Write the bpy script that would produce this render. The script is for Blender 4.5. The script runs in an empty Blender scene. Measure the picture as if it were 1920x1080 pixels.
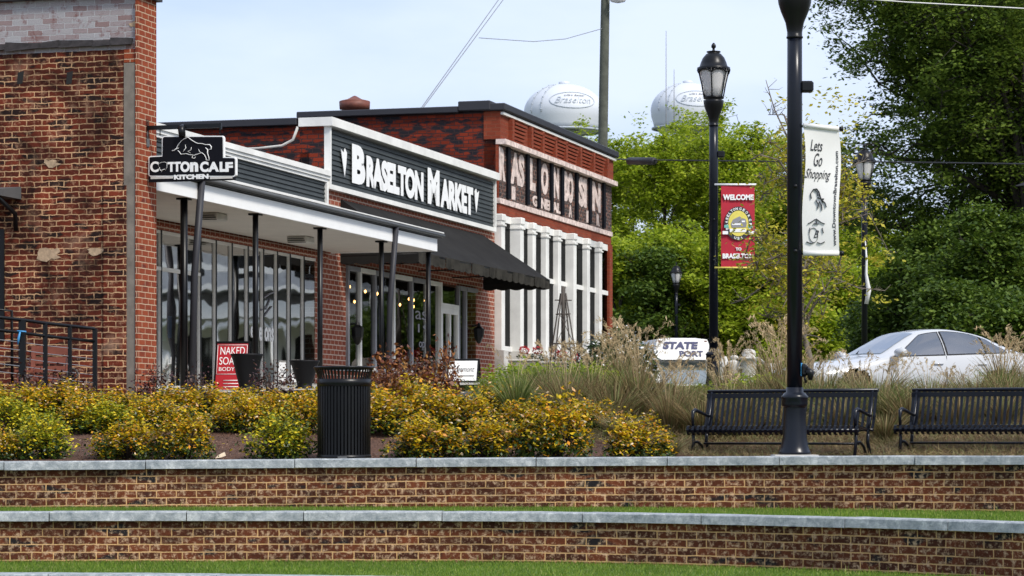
import bpy, math, random
import numpy as np
from mathutils import Vector, Matrix
R = math.radians
sc = bpy.context.scene
COL = sc.collection
# ------------------------------------------------------------------ camera
HY = 815.0      # image row of eye level (1920x1080 frame)
F = 5000.0      # focal length in those pixels
cam_d = bpy.data.cameras.new("camera"); cam = bpy.data.objects.new("camera", cam_d); COL.objects.link(cam)
cam.location = (0, 0, 0); cam.rotation_euler = (R(90), 0, 0)
cam_d.sensor_width = 36; cam_d.lens = F/1920*36
cam_d.shift_y = (HY-540)/1920
cam_d.clip_start = .5; cam_d.clip_end = 4000
cam_d.dof.use_dof = True; cam_d.dof.focus_distance = 36; cam_d.dof.aperture_fstop = 7.5
sc.camera = cam
# ------------------------------------------------------------------ world, sun, exposure
SUN_EL, SUN_AZ = 47, 138       # azimuth clockwise from +Y
w = bpy.data.worlds.new("World"); sc.world = w; w.use_nodes = True
nt = w.node_tree; nt.nodes.clear()
out = nt.nodes.new('ShaderNodeOutputWorld'); bg = nt.nodes.new('ShaderNodeBackground')
sky = nt.nodes.new('ShaderNodeTexSky'); sky.sky_type = 'NISHITA'; sky.sun_disc = False
sky.sun_elevation = R(SUN_EL); sky.sun_rotation = R(SUN_AZ); sky.air_density = 1.0; sky.dust_density = 2.2; sky.ozone_density = 1.5
tc = nt.nodes.new('ShaderNodeTexCoord'); mp = nt.nodes.new('ShaderNodeMapping'); mp.inputs['Scale'].default_value = (3, 3, 9)
no = nt.nodes.new('ShaderNodeTexNoise'); no.inputs['Scale'].default_value = 1.6; no.inputs['Detail'].default_value = 6
rp = nt.nodes.new('ShaderNodeValToRGB'); rp.color_ramp.elements[0].position = .38; rp.color_ramp.elements[0].color = (3.2, 3.85, 5.25, 1)
rp.color_ramp.elements[1].position = .62; rp.color_ramp.elements[1].color = (4.35, 4.8, 5.95, 1)
mx = nt.nodes.new('ShaderNodeMixRGB'); mx.inputs[0].default_value = .8
nt.links.new(tc.outputs['Generated'], mp.inputs[0]); nt.links.new(mp.outputs[0], no.inputs['Vector'])
nt.links.new(no.outputs[0], rp.inputs[0]); nt.links.new(sky.outputs[0], mx.inputs[1]); nt.links.new(rp.outputs[0], mx.inputs[2])
nt.links.new(mx.outputs[0], bg.inputs[0]); bg.inputs[1].default_value = .132; nt.links.new(bg.outputs[0], out.inputs[0])
sl = bpy.data.lights.new("sun", 'SUN'); sl.energy = 2.35; sl.angle = R(12); sl.color = (1, .95, .87)
so = bpy.data.objects.new("sun", sl); COL.objects.link(so)
sd = Vector((math.sin(R(SUN_AZ))*math.cos(R(SUN_EL)), math.cos(R(SUN_AZ))*math.cos(R(SUN_EL)), math.sin(R(SUN_EL))))
so.rotation_euler = sd.to_track_quat('Z', 'Y').to_euler(); so.location = (20, -10, 60)
sc.view_settings.view_transform = 'Standard'; sc.view_settings.look = 'None'
sc.view_settings.exposure = 0.64; sc.view_settings.gamma = 1
sc.cycles.max_bounces = 6; sc.cycles.transparent_max_bounces = 12
sc.cycles.sample_clamp_indirect = 4

# ------------------------------------------------------------------ materials
MATS = {}
def newmat(name):
    m = bpy.data.materials.new(name); m.use_nodes = True
    t = m.node_tree; b = t.nodes['Principled BSDF']; MATS[name] = m
    return m, t, b
def setv(n, k, v): n.inputs[k].default_value = v
def N(t, ty, **kw):
    n = t.nodes.new(ty)
    for k, v in kw.items(): setattr(n, k, v)
    return n
def rgba(c): return (c[0], c[1], c[2], 1)
def ramp(t, stops, src=None):
    n = N(t, 'ShaderNodeValToRGB'); cr = n.color_ramp
    while len(cr.elements) < len(stops): cr.elements.new(.5)
    for e, (p, c) in zip(cr.elements, stops): e.position = p; e.color = rgba(c)
    if src is not None: t.links.new(src, n.inputs[0])
    return n
def noise(t, scale, detail=4, rough=.6, vec=None, dist=0):
    n = N(t, 'ShaderNodeTexNoise'); setv(n, 'Scale', scale); setv(n, 'Detail', detail); setv(n, 'Roughness', rough); setv(n, 'Distortion', dist)
    if vec is not None: t.links.new(vec, n.inputs['Vector'])
    return n
def mixc(t, fac, a, b, mode='MIX'):
    n = N(t, 'ShaderNodeMixRGB', blend_type=mode)
    for i, v in ((0, fac), (1, a), (2, b)):
        if isinstance(v, (int, float)): n.inputs[i].default_value = v
        elif isinstance(v, tuple): n.inputs[i].default_value = rgba(v)
        else: t.links.new(v, n.inputs[i])
    return n.outputs[0]
def bump(t, b, h, strength=.3, dist=.01):
    n = N(t, 'ShaderNodeBump'); setv(n, 'Strength', strength); setv(n, 'Distance', dist)
    t.links.new(h, n.inputs['Height']); t.links.new(n.outputs[0], b.inputs['Normal'])
def uvn(t):
    return N(t, 'ShaderNodeUVMap').outputs[0]
def objn(t): return N(t, 'ShaderNodeTexCoord').outputs['Object']
def plain(name, c, rough=.6, var=.12, scale=3, metal=0, spec=.5, bmp=0, fine=40):
    m, t, b = newmat(name)
    n = noise(t, scale, 6, .65, objn(t)); n2 = noise(t, fine, 3, .6, objn(t))
    lo = tuple(x*(1-var) for x in c); hi = tuple(min(1, x*(1+var)) for x in c)
    c1 = ramp(t, [(.3, lo), (.7, hi)], n.outputs[0]).outputs[0]
    t.links.new(c1, b.inputs['Base Color']); setv(b, 'Roughness', rough); setv(b, 'Metallic', metal); setv(b, 'Specular IOR Level', spec)
    if bmp: bump(t, b, n2.outputs[0], bmp, .01)
    return m
def brick(name, c1, c2, mortar, bw=.21, rh=.075, ms=.007, blotch=None, blotch_amt=.35, dark=None, dark_amt=.3, blotch_scale=14, dist=.004, mort2=None, big=None, stain=0):
    m, t, b = newmat(name); uv = uvn(t)
    nd = noise(t, 9, 3, .6, uv)
    sub = N(t, 'ShaderNodeVectorMath', operation='SUBTRACT'); t.links.new(nd.outputs['Color'], sub.inputs[0]); sub.inputs[1].default_value = (.5, .5, .5)
    scl = N(t, 'ShaderNodeVectorMath', operation='SCALE'); t.links.new(sub.outputs[0], scl.inputs[0]); scl.inputs['Scale'].default_value = dist*4
    add = N(t, 'ShaderNodeVectorMath', operation='ADD'); t.links.new(uv, add.inputs[0]); t.links.new(scl.outputs[0], add.inputs[1])
    br = N(t, 'ShaderNodeTexBrick'); t.links.new(add.outputs[0], br.inputs['Vector'])
    setv(br, 'Scale', 1); setv(br, 'Brick Width', bw); setv(br, 'Row Height', rh); setv(br, 'Mortar Size', ms); setv(br, 'Mortar Smooth', .25); setv(br, 'Bias', 0)
    br.offset = .5; setv(br, 'Color1', rgba(c1)); setv(br, 'Color2', rgba(c2)); setv(br, 'Mortar', rgba(mortar))
    col = br.outputs['Color']
    n1 = noise(t, 60, 4, .7, uv)
    col = mixc(t, .55, col, ramp(t, [(.3, (.45, .45, .45)), (.7, (1.0, 1.0, 1.0))], n1.outputs[0]).outputs[0], 'MULTIPLY')
    if dark:
        mpn = N(t, 'ShaderNodeMapping'); setv(mpn, 'Scale', (1/bw*.55, 1/rh*.55, 1)); t.links.new(add.outputs[0], mpn.inputs[0])
        nn = noise(t, 1.0, 2, .5, mpn.outputs[0])
        f = ramp(t, [(1-dark_amt-.04, (0, 0, 0)), (1-dark_amt+.04, (1, 1, 1))], nn.outputs[0])
        mm = N(t, 'ShaderNodeMath', operation='SUBTRACT'); mm.inputs[0].default_value = 1; t.links.new(br.outputs['Fac'], mm.inputs[1])
        m2 = N(t, 'ShaderNodeMath', operation='MULTIPLY'); t.links.new(f.outputs[0], m2.inputs[0]); t.links.new(mm.outputs[0], m2.inputs[1])
        col = mixc(t, m2.outputs[0], col, dark)
    if blotch:
        nb = noise(t, blotch_scale, 6, .75, uv, .15)
        f = ramp(t, [(1-blotch_amt-.04, (0, 0, 0)), (1-blotch_amt+.10, (.9, .9, .9))], nb.outputs[0])
        col = mixc(t, f.outputs[0], col, blotch)
    if big:
        nb = noise(t, 1.3, 5, .65, uv, .4)
        f = ramp(t, [(.56, (0, 0, 0)), (.70, (.75, .75, .75))], nb.outputs[0])
        col = mixc(t, f.outputs[0], col, big)
    if stain:
        ns = noise(t, .9, 6, .7, uv, .8)
        col = mixc(t, stain, col, ramp(t, [(.38, (.22, .20, .19)), (.48, (.75, .72, .70)), (.62, (1.3, 1.2, 1.12))], ns.outputs[0]).outputs[0], 'MULTIPLY')
    t.links.new(col, b.inputs['Base Color']); setv(b, 'Roughness', .9); setv(b, 'Specular IOR Level', .2)
    inv = N(t, 'ShaderNodeMath', operation='MULTIPLY_ADD'); t.links.new(br.outputs['Fac'], inv.inputs[0]); inv.inputs[1].default_value = -1; t.links.new(n1.outputs[0], inv.inputs[2])
    bump(t, b, inv.outputs[0], .8, .012)
    return m
def leafmat(name, stops, rough=.5, trans=.3, patch=None):
    m, t, b = newmat(name)
    g = N(t, 'ShaderNodeNewGeometry'); c = ramp(t, stops, g.outputs['Random Per Island']).outputs[0]
    n = noise(t, patch or 1.2, 3, .6, objn(t))
    c = mixc(t, .45, c, ramp(t, [(.35, (.55, .6, .5)), (.65, (1.25, 1.2, 1.1))], n.outputs[0]).outputs[0], 'MULTIPLY')
    t.links.new(c, b.inputs['Base Color']); setv(b, 'Roughness', rough); setv(b, 'Specular IOR Level', .35)
    if trans:
        tr = N(t, 'ShaderNodeBsdfTranslucent'); t.links.new(c, tr.inputs[0]); ms = N(t, 'ShaderNodeMixShader'); ms.inputs[0].default_value = trans
        t.links.new(b.outputs[0], ms.inputs[1]); t.links.new(tr.outputs[0], ms.inputs[2])
        t.links.new(ms.outputs[0], t.nodes['Material Output'].inputs[0])
    return m
def glass(name, gloss=.3, tint=(.9, .95, .95), wav=.0, wscale=1.5, rough=.02):
    m, t, b = newmat(name)
    gl = N(t, 'ShaderNodeBsdfGlossy'); setv(gl, 'Roughness', rough); setv(gl, 'Color', (1, 1, 1, 1))
    tr = N(t, 'ShaderNodeBsdfTransparent'); setv(tr, 'Color', rgba(tint))
    ms = N(t, 'ShaderNodeMixShader'); ms.inputs[0].default_value = gloss
    t.links.new(tr.outputs[0], ms.inputs[1]); t.links.new(gl.outputs[0], ms.inputs[2]); t.links.new(ms.outputs[0], t.nodes['Material Output'].inputs[0])
    if wav:
        n = noise(t, wscale, 1, .4, objn(t)); bn = N(t, 'ShaderNodeBump'); setv(bn, 'Strength', 1.0); setv(bn, 'Distance', wav)
        t.links.new(n.outputs[0], bn.inputs['Height']); t.links.new(bn.outputs[0], gl.inputs['Normal'])
    return m

M = {}
M['brick_seat'] = brick('seat_wall_brick', (.18, .05, .021), (.06, .019, .011), (.72, .45, .21), .213, .0775, .0070, blotch=(.60, .42, .27), blotch_amt=.455, dark=(.018, .016, .018), dark_amt=.38, blotch_scale=18, dist=.0045, stain=.6)
M['brick_old'] = brick('weathered_brick', (.20, .038, .018), (.075, .017, .010), (.66, .43, .24), .235, .081, .0088, blotch=(.46, .28, .17), blotch_amt=.42, dark=(.022, .011, .010), dark_amt=.42, blotch_scale=9, dist=.012, big=(.30, .19, .13), stain=1.0)
M['brick_painted'] = brick('whitewashed_brick', (.44, .43, .44), (.30, .20, .19), (.55, .55, .56), .235, .081, .006, blotch=(.17, .055, .045), blotch_amt=.42, blotch_scale=6, dist=.008)
M['brick_pier'] = brick('red_pier_brick', (.34, .075, .03), (.25, .05, .022), (.60, .42, .28), .22, .085, .008, dist=.003, dark=(.14, .03, .02), dark_amt=.36)
M['brick_shop'] = brick('salmon_shop_brick', (.36, .10, .055), (.28, .07, .04), (.64, .48, .38), .22, .098, .012, dist=.002)
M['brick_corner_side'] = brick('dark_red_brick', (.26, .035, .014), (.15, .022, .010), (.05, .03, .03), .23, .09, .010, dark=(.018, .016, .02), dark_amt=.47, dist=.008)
M['brick_corner_front'] = brick('orange_red_brick', (.31, .065, .03), (.23, .045, .022), (.26, .10, .06), .23, .09, .006, dist=.004)
M['black_brick'] = brick('black_painted_brick', (.05, .045, .046), (.03, .03, .03), (.15, .13, .12), .23, .09, .012, dist=.004, blotch=(.34, .15, .10), blotch_amt=.47, blotch_scale=9)
M['white_paint'] = plain('white_trim_paint', (.74, .73, .69), .6, .13, 1.7, bmp=.1, fine=18)
M['cream_paint'] = plain('cream_soffit_paint', (.60, .56, .50), .7, .06, 2)
M['letter_white'] = plain('white_letter_paint', (.85, .85, .83), .5, .03, 3)
M['ghost_white'] = plain('worn_white_paint', (.62, .50, .45), .9, .45, 7, bmp=.3)
M['cap_metal'] = plain('dark_grey_coping_metal', (.030, .030, .036), .5, .1, 1.2, spec=.3)
M['grey_flash'] = plain('grey_flashing', (.085, .088, .09), .6, .15, 2)
M['black_metal'] = plain('black_painted_metal', (.005, .0052, .006), .34, .15, 5, spec=.28)
M['bench_metal'] = plain('navy_black_powdercoat', (.0035, .005, .010), .28, .15, 5, spec=.35)
M['black'] = plain('black_sign_face_and_rib_shade', (.004, .004, .007), .6, .1, 5, spec=.15)
M['awning'] = plain('charcoal_awning_canvas', (.020, .019, .018), .9, .25, 1.6, bmp=.2, spec=.1)
M['valance'] = plain('faded_awning_edge', (.034, .031, .025), .9, .55, 4, spec=.1)
M['dark_in'] = plain('dark_interior', (.014, .013, .012), .9, .3, 1.5)
M['concrete'] = plain('concrete', (.40, .38, .34), .85, .12, 1.5, bmp=.2)
M['asphalt'] = plain('asphalt', (.055, .055, .057), .9, .15, 1, bmp=.3)
M['board'] = plain('grey_render_strip', (.19, .165, .135), .9, .28, 4, bmp=.3)
M['red_board'] = plain('red_sign_board', (.42, .014, .022), .45, .08, 3)
M['red_cloth'] = plain('red_banner_cloth', (.42, .010, .028), .7, .1, 3)
M['white_cloth'] = plain('white_banner_cloth', (.74, .73, .70), .8, .05, 3)
M['ink'] = plain('black_ink', (.03, .03, .035), .7, .2, 9)
M['gold'] = plain('yellow_ink', (.72, .62, .12), .7, .1, 4)
M['teal'] = plain('teal_ink', (.15, .45, .38), .7, .1, 4)
M['grey_ink'] = plain('grey_ink', (.25, .25, .27), .7, .1, 4)
M['navy'] = plain('navy_letter_paint', (.025, .03, .10), .6, .1, 4)
M['blue_tape'] = plain('blue_tape', (.05, .27, .55), .5, .08, 8)
M['rust'] = plain('rusty_copper', (.15, .045, .028), .6, .35, 6, bmp=.2)
M['dull_iron'] = plain('weathered_iron', (.075, .062, .052), .8, .3, 6)
M['wood_red'] = plain('red_brown_wood', (.20, .055, .03), .7, .2, 6)
M['pole_wood'] = plain('weathered_pole_wood', (.085, .09, .07), .9, .3, 5, bmp=.4)
M['bark'] = plain('dark_bark', (.045, .036, .028), .95, .35, 3, bmp=.5)
M['bark_pale'] = plain('pale_twig_bark', (.17, .14, .11), .9, .25, 5)
M['stone'] = plain('pale_garden_stone', (.52, .50, .46), .85, .18, 5, bmp=.2)
M['plaster'] = plain('old_plaster', (.42, .30, .19), .95, .35, 14, bmp=.5)
M['tar'] = plain('tarred_brick_ledge', (.028, .024, .025), .95, .7, 9, bmp=.6)
M['stone_dark'] = plain('planter_stone', (.24, .21, .18), .9, .25, 4, bmp=.3)
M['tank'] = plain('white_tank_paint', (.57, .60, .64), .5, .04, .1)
M['tank_shade_mark'] = plain('tank_shade_and_mark_grey', (.40, .44, .49), .6, .05, .1)  # shaded copy of the tank white for stem and catwalk; also colours the markings
M['car_paint'] = plain('white_car_paint', (.52, .53, .54), .16, .01, 1)
setv(MATS['white_car_paint'].node_tree.nodes['Principled BSDF'], 'Coat Weight', .6)
M['rubber'] = plain('tyre_rubber', (.012, .012, .012), .8, .2, 6)
M['alloy'] = plain('alloy', (.5, .5, .52), .3, .05, 6, metal=.8)
M['plastic'] = plain('black_plastic', (.006, .006, .007), .55, .1, 6, spec=.2)
M['van_teal'] = plain('pale_teal_paint', (.33, .55, .52), .35, .08, 2)
M['wire'] = plain('cable_sheath', (.02, .02, .022), .6, .1, 6)
M['wire_grey'] = plain('galvanised_cable', (.22, .23, .25), .5, .1, 6)
M['paper'] = plain('cream_litter', (.72, .60, .44), .8, .12, 20)
M['bloom_red'] = plain('red_petals', (.50, .015, .02), .6, .25, 25)
M['bloom_white'] = plain('white_petals', (.8, .8, .76), .6, .1, 25)
M['car_glass'] = glass('car_window_glass', .30, (.35, .42, .42), 0)
M['screen_glass'] = glass('windscreen_glass', .58, (.2, .26, .30), .02, 1.6, .04)
M['glass_shop'] = glass('shop_window_glass', .68, (.6, .66, .64), .006, 1.0)
M['glass_market'] = glass('market_window_glass', .26, (.7, .75, .72), .005, 1.1)
M['glass_corner'] = glass('corner_window_glass', .05, (.10, .11, .12), 0)
m, t, b = newmat('lantern_glass'); M['lantern_glass'] = m
setv(b, 'Base Color', (.80, .78, .76, 1)); setv(b, 'Roughness', .22); setv(b, 'Transmission Weight', .35); setv(b, 'IOR', 1.2)
m, t, b = newmat('bulb'); M['bulb'] = m
setv(b, 'Base Color', (1, .6, .2, 1)); setv(b, 'Emission Color', (1, .48, .14, 1)); setv(b, 'Emission Strength', 7)
# granite caps with rough-cut face
m, t, b = newmat('granite_cap'); M['granite'] = m
o_ = objn(t); n1 = noise(t, 9, 7, .75, o_, .3); n2 = noise(t, 90, 3, .7, o_)
c = ramp(t, [(.32, (.17, .20, .22)), (.5, (.32, .345, .36)), (.68, (.55, .57, .57))], n1.outputs[0]).outputs[0]
c = mixc(t, .5, c, ramp(t, [(.35, (.6, .6, .6)), (.65, (1.15, 1.15, 1.15))], n2.outputs[0]).outputs[0], 'MULTIPLY')
t.links.new(c, b.inputs['Base Color']); setv(b, 'Roughness', .8); bump(t, b, n1.outputs[0], .6, .03)
# grey horizontal lap siding
m, t, b = newmat('grey_lap_siding'); M['siding'] = m
n1 = noise(t, 2, 5, .6, objn(t)); t.links.new(ramp(t, [(.3, (.020, .025, .024)), (.7, (.037, .043, .042))], n1.outputs[0]).outputs[0], b.inputs['Base Color']); setv(b, 'Roughness', .6)
# ribbed soffit boards
m, t, b = newmat('lawn_grass'); M['lawn'] = m
o_ = objn(t); n1 = noise(t, .8, 5, .6, o_); n2 = noise(t, 45, 4, .7, o_)
c = ramp(t, [(.3, (.075, .14, .014)), (.7, (.14, .23, .022))], n1.outputs[0]).outputs[0]
c = mixc(t, .6, c, ramp(t, [(.3, (.4, .45, .4)), (.7, (1.2, 1.2, 1.1))], n2.outputs[0]).outputs[0], 'MULTIPLY')
t.links.new(c, b.inputs['Base Color']); setv(b, 'Roughness', .95); bump(t, b, n2.outputs[0], .7, .02)
m, t, b = newmat('bark_mulch'); M['mulch'] = m
o_ = objn(t); n1 = noise(t, 2.2, 5, .6, o_); n2 = noise(t, 40, 5, .75, o_, 1.2)
c = ramp(t, [(.32, (.03, .014, .009)), (.5, (.13, .058, .033)), (.68, (.30, .17, .10))], n2.outputs[0]).outputs[0]
c = mixc(t, .6, c, ramp(t, [(.3, (.6, .6, .6)), (.7, (1.15, 1.1, 1.05))], n1.outputs[0]).outputs[0], 'MULTIPLY')
t.links.new(c, b.inputs['Base Color']); setv(b, 'Roughness', .95); bump(t, b, n2.outputs[0], 1, .04)
m, t, b = newmat('distant_ground'); M['ground'] = m
o_ = objn(t); n1 = noise(t, .12, 6, .65, o_)
t.links.new(ramp(t, [(.35, (.05, .075, .02)), (.65, (.12, .12, .05))], n1.outputs[0]).outputs[0], b.inputs['Base Color']); setv(b, 'Roughness', .95)
# foliage
M['leaf_gold'] = leafmat('gold_green_leaves', [(0, (.035, .055, .008)), (.20, (.13, .14, .010)), (.38, (.46, .36, .010)), (.72, (.80, .54, .012)), (.91, (.78, .30, .015)), (1, (.9, .8, .6))], .5, .35, 4)
M['leaf_lime'] = leafmat('lime_green_leaves', [(0, (.06, .10, .012)), (.3, (.22, .27, .014)), (.6, (.55, .50, .02)), (1, (.85, .62, .03))], .45, .25, 4)
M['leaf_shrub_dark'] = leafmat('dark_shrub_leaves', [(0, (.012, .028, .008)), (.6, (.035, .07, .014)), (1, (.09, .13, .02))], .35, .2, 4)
M['leaf_red'] = leafmat('russet_leaves', [(0, (.05, .016, .014)), (.45, (.15, .045, .02)), (.8, (.32, .12, .03)), (1, (.40, .22, .05))], .5, .25, 4)
M['leaf_plum'] = leafmat('plum_leaves', [(0, (.03, .014, .016)), (.6, (.09, .03, .03)), (1, (.16, .10, .05))], .5, .2, 4)
M['leaf_oak'] = leafmat('oak_leaves', [(0, (.05, .09, .014)), (.5, (.11, .175, .022)), (1, (.23, .31, .045))], .6, .5, .7)
M['leaf_mid'] = leafmat('fresh_green_leaves', [(0, (.14, .21, .012)), (.5, (.31, .41, .02)), (1, (.52, .58, .05))], .6, .5, .5)
M['leaf_ever'] = leafmat('evergreen_leaves', [(0, (.035, .07, .010)), (.6, (.085, .145, .015)), (1, (.17, .24, .03))], .6, .35, .7)
M['leaf_yellow'] = leafmat('yellow_green_young_leaves', [(0, (.26, .28, .02)), (.5, (.50, .46, .04)), (1, (.70, .58, .07))], .5, .4, 2)
M['straw'] = leafmat('straw_blades', [(0, (.10, .065, .03)), (.3, (.24, .165, .08)), (.5, (.40, .29, .15)), (.78, (.16, .18, .06)), (1, (.24, .26, .10))], .7, .25, 2)
M['greygreen'] = leafmat('grey_green_blades', [(0, (.07, .11, .02)), (.5, (.16, .22, .05)), (.8, (.28, .31, .10)), (1, (.42, .35, .18))], .7, .25, 2)
M['plume'] = leafmat('seed_plume', [(0, (.38, .27, .14)), (1, (.62, .49, .30))], .8, .3, 6)
M['blade'] = leafmat('turf_blades', [(0, (.06, .12, .012)), (.5, (.13, .23, .02)), (.93, (.24, .32, .04)), (1, (.48, .42, .20))], .6, .35, 1)
M['chips'] = leafmat('mulch_chips', [(0, (.03, .014, .009)), (.6, (.15, .07, .04)), (1, (.34, .22, .14))], .9, 0, 2)

# ------------------------------------------------------------------ helpers
def tag(o, label=None, cat=None, group=None, kind=None):
    if label: o['label'] = label
    if cat: o['category'] = cat
    if group: o['group'] = group
    if kind: o['kind'] = kind
    return o
def empty(name, loc=(0, 0, 0), rz=0, label=None, cat=None, group=None):
    o = bpy.data.objects.new(name, None); COL.objects.link(o); o.location = loc; o.rotation_euler = (0, 0, rz); o.empty_display_size = .2
    return tag(o, label, cat, group)
class MB:
    def __init__(s): s.v = []; s.f = []; s.sm = []; s.mi = []; s.cur = 0
    def face(s, idx, smooth=False): s.f.append(tuple(idx)); s.sm.append(smooth); s.mi.append(s.cur)
    def poly(s, pts, smooth=False):
        n = len(s.v); s.v += [tuple(p) for p in pts]; s.face(range(n, n+len(pts)), smooth)
    def hexa(s, p):      # 4 bottom ccw, 4 top ccw
        n = len(s.v); s.v += [tuple(q) for q in p]
        for q in ((3, 2, 1, 0), (4, 5, 6, 7), (0, 1, 5, 4), (1, 2, 6, 5), (2, 3, 7, 6), (3, 0, 4, 7)): s.face([n+i for i in q])
    def box(s, x0, x1, y0, y1, z0, z1, bev=0):
        if x0 > x1: x0, x1 = x1, x0
        if y0 > y1: y0, y1 = y1, y0
        if z0 > z1: z0, z1 = z1, z0
        if bev <= 0:
            s.hexa([(x0, y0, z0), (x1, y0, z0), (x1, y1, z0), (x0, y1, z0), (x0, y0, z1), (x1, y0, z1), (x1, y1, z1), (x0, y1, z1)]); return
        b = min(bev, (x1-x0)/2.01, (y1-y0)/2.01, (z1-z0)/2.01)
        bm = [(x0, x1, y0+b, y1-b, z0+b, z1-b), (x0+b, x1-b, y0, y1, z0+b, z1-b), (x0+b, x1-b, y0+b, y1-b, z0, z1)]
        n = len(s.v)
        vs = {}
        for sx in (0, 1):
            for sy in (0, 1):
                for sz in (0, 1):
                    X = (x0, x1)[sx]; Y = (y0, y1)[sy]; Z = (z0, z1)[sz]; dx = b*(1-2*sx); dy = b*(1-2*sy); dz = b*(1-2*sz)
                    for k, p in enumerate(((X, Y+dy, Z+dz), (X+dx, Y, Z+dz), (X+dx, Y+dy, Z))): vs[sx, sy, sz, k] = len(s.v); s.v.append(p)
        def F_(a): s.face([vs[i] for i in a])
        F_([(0,0,0,0),(0,0,1,0),(0,1,1,0),(0,1,0,0)]); F_([(1,0,0,0),(1,1,0,0),(1,1,1,0),(1,0,1,0)])
        F_([(0,0,0,1),(1,0,0,1),(1,0,1,1),(0,0,1,1)]); F_([(0,1,0,1),(0,1,1,1),(1,1,1,1),(1,1,0,1)])
        F_([(0,0,0,2),(0,1,0,2),(1,1,0,2),(1,0,0,2)]); F_([(0,0,1,2),(1,0,1,2),(1,1,1,2),(0,1,1,2)])
        for sy in (0,1):
            for sz in (0,1): F_([(0,sy,sz,1),(1,sy,sz,1),(1,sy,sz,2),(0,sy,sz,2)])
        for sx in (0,1):
            for sz in (0,1): F_([(sx,0,sz,0),(sx,1,sz,0),(sx,1,sz,2),(sx,0,sz,2)])
        for sx in (0,1):
            for sy in (0,1): F_([(sx,sy,0,0),(sx,sy,1,0),(sx,sy,1,1),(sx,sy,0,1)])
        for sx in (0,1):
            for sy in (0,1):
                for sz in (0,1): F_([(sx,sy,sz,0),(sx,sy,sz,1),(sx,sy,sz,2)])
    def tube(s, pts, rad, seg=8, caps=True, flat=1.0):
        pts = [Vector(p) for p in pts]; n0 = len(s.v); k = len(pts)
        if not isinstance(rad, (list, tuple)): rad = [rad]*k
        up = Vector((0, 0, 1)); prev = None
        for i, p in enumerate(pts):
            d = (pts[min(i+1, k-1)]-pts[max(i-1, 0)]).normalized()
            if prev is None:
                a = d.cross(up) if abs(d.z) < .95 else d.cross(Vector((1, 0, 0)))
            else: a = prev-d*prev.dot(d)
            a.normalize(); b_ = d.cross(a); prev = a
            for j in range(seg):
                q = 2*math.pi*j/seg; s.v.append(tuple(p+(a*math.cos(q)+b_*math.sin(q)*flat)*rad[i]))
        for i in range(k-1):
            for j in range(seg):
                a_ = n0+i*seg+j; b2 = n0+i*seg+(j+1) % seg; s.face((a_, b2, b2+seg, a_+seg), True)
        if caps: s.face([n0+j for j in range(seg)][::-1]); s.face([n0+(k-1)*seg+j for j in range(seg)])
    def lathe(s, prof, cx=0, cy=0, seg=20, smooth=True, caps=True, sx=1, sy=1):
        n0 = len(s.v)
        for r, z in prof:
            for j in range(seg):
                q = 2*math.pi*j/seg; s.v.append((cx+r*math.cos(q)*sx, cy+r*math.sin(q)*sy, z))
        for i in range(len(prof)-1):
            for j in range(seg):
                a = n0+i*seg+j; b_ = n0+i*seg+(j+1) % seg; s.face((a, b_, b_+seg, a+seg), smooth)
        if caps: s.face([n0+j for j in range(seg)][::-1]); s.face([n0+(len(prof)-1)*seg+j for j in range(seg)])
    def prism(s, pts, y0, y1):    # outline in x,z, extruded along y (y0 front)
        n = len(s.v); k = len(pts)
        s.v += [(x, y0, z) for x, z in pts]+[(x, y1, z) for x, z in pts]
        s.face(range(n, n+k)); s.face([n+k+i for i in range(k)][::-1])
        for i in range(k): j = (i+1) % k; s.face((n+j, n+i, n+k+i, n+k+j))
    def grid(s, fn, nu, nv, smooth=True):
        n = len(s.v)
        for i in range(nu+1):
            for j in range(nv+1): s.v.append(tuple(fn(i/nu, j/nv)))
        for i in range(nu):
            for j in range(nv):
                a = n+i*(nv+1)+j; s.face((a, a+nv+1, a+nv+2, a+1), smooth)
    def build(s, name, mat, parent=None, recalc=True):
        me = bpy.data.meshes.new(name); me.from_pydata(s.v, [], s.f)
        me.polygons.foreach_set('use_smooth', s.sm)
        mats = mat if isinstance(mat, list) else [mat]
        for m_ in mats: me.materials.append(m_)
        if len(mats) > 1: me.polygons.foreach_set('material_index', s.mi)
        if recalc:
            import bmesh
            bm = bmesh.new(); bm.from_mesh(me); bmesh.ops.recalc_face_normals(bm, faces=bm.faces); bm.to_mesh(me); bm.free()
        me.update()
        nl = len(me.loops); co = np.empty(len(me.vertices)*3); me.vertices.foreach_get('co', co); co = co.reshape(-1, 3)
        lv = np.empty(nl, dtype=np.int32); me.loops.foreach_get('vertex_index', lv)
        nr = np.empty(len(me.polygons)*3); me.polygons.foreach_get('normal', nr); nr = np.abs(nr.reshape(-1, 3))
        lt = np.empty(len(me.polygons), dtype=np.int32); me.polygons.foreach_get('loop_total', lt)
        ax = np.repeat(nr.argmax(1), lt); p = co[lv]
        uv = np.where((ax == 0)[:, None], p[:, [1, 2]], np.where((ax == 1)[:, None], p[:, [0, 2]], p[:, [0, 1]]))
        ul = me.uv_layers.new(name='UVMap'); ul.data.foreach_set('uv', uv.astype(np.float32).ravel())
        o = bpy.data.objects.new(name, me); COL.objects.link(o)
        if parent is not None: o.parent = parent
        return o
def copy_thing(o, parent=None, **kw):
    c = o.copy(); COL.objects.link(c); c.parent = parent
    for ch in list(o.children): copy_thing(ch, c)
    return c
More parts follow.
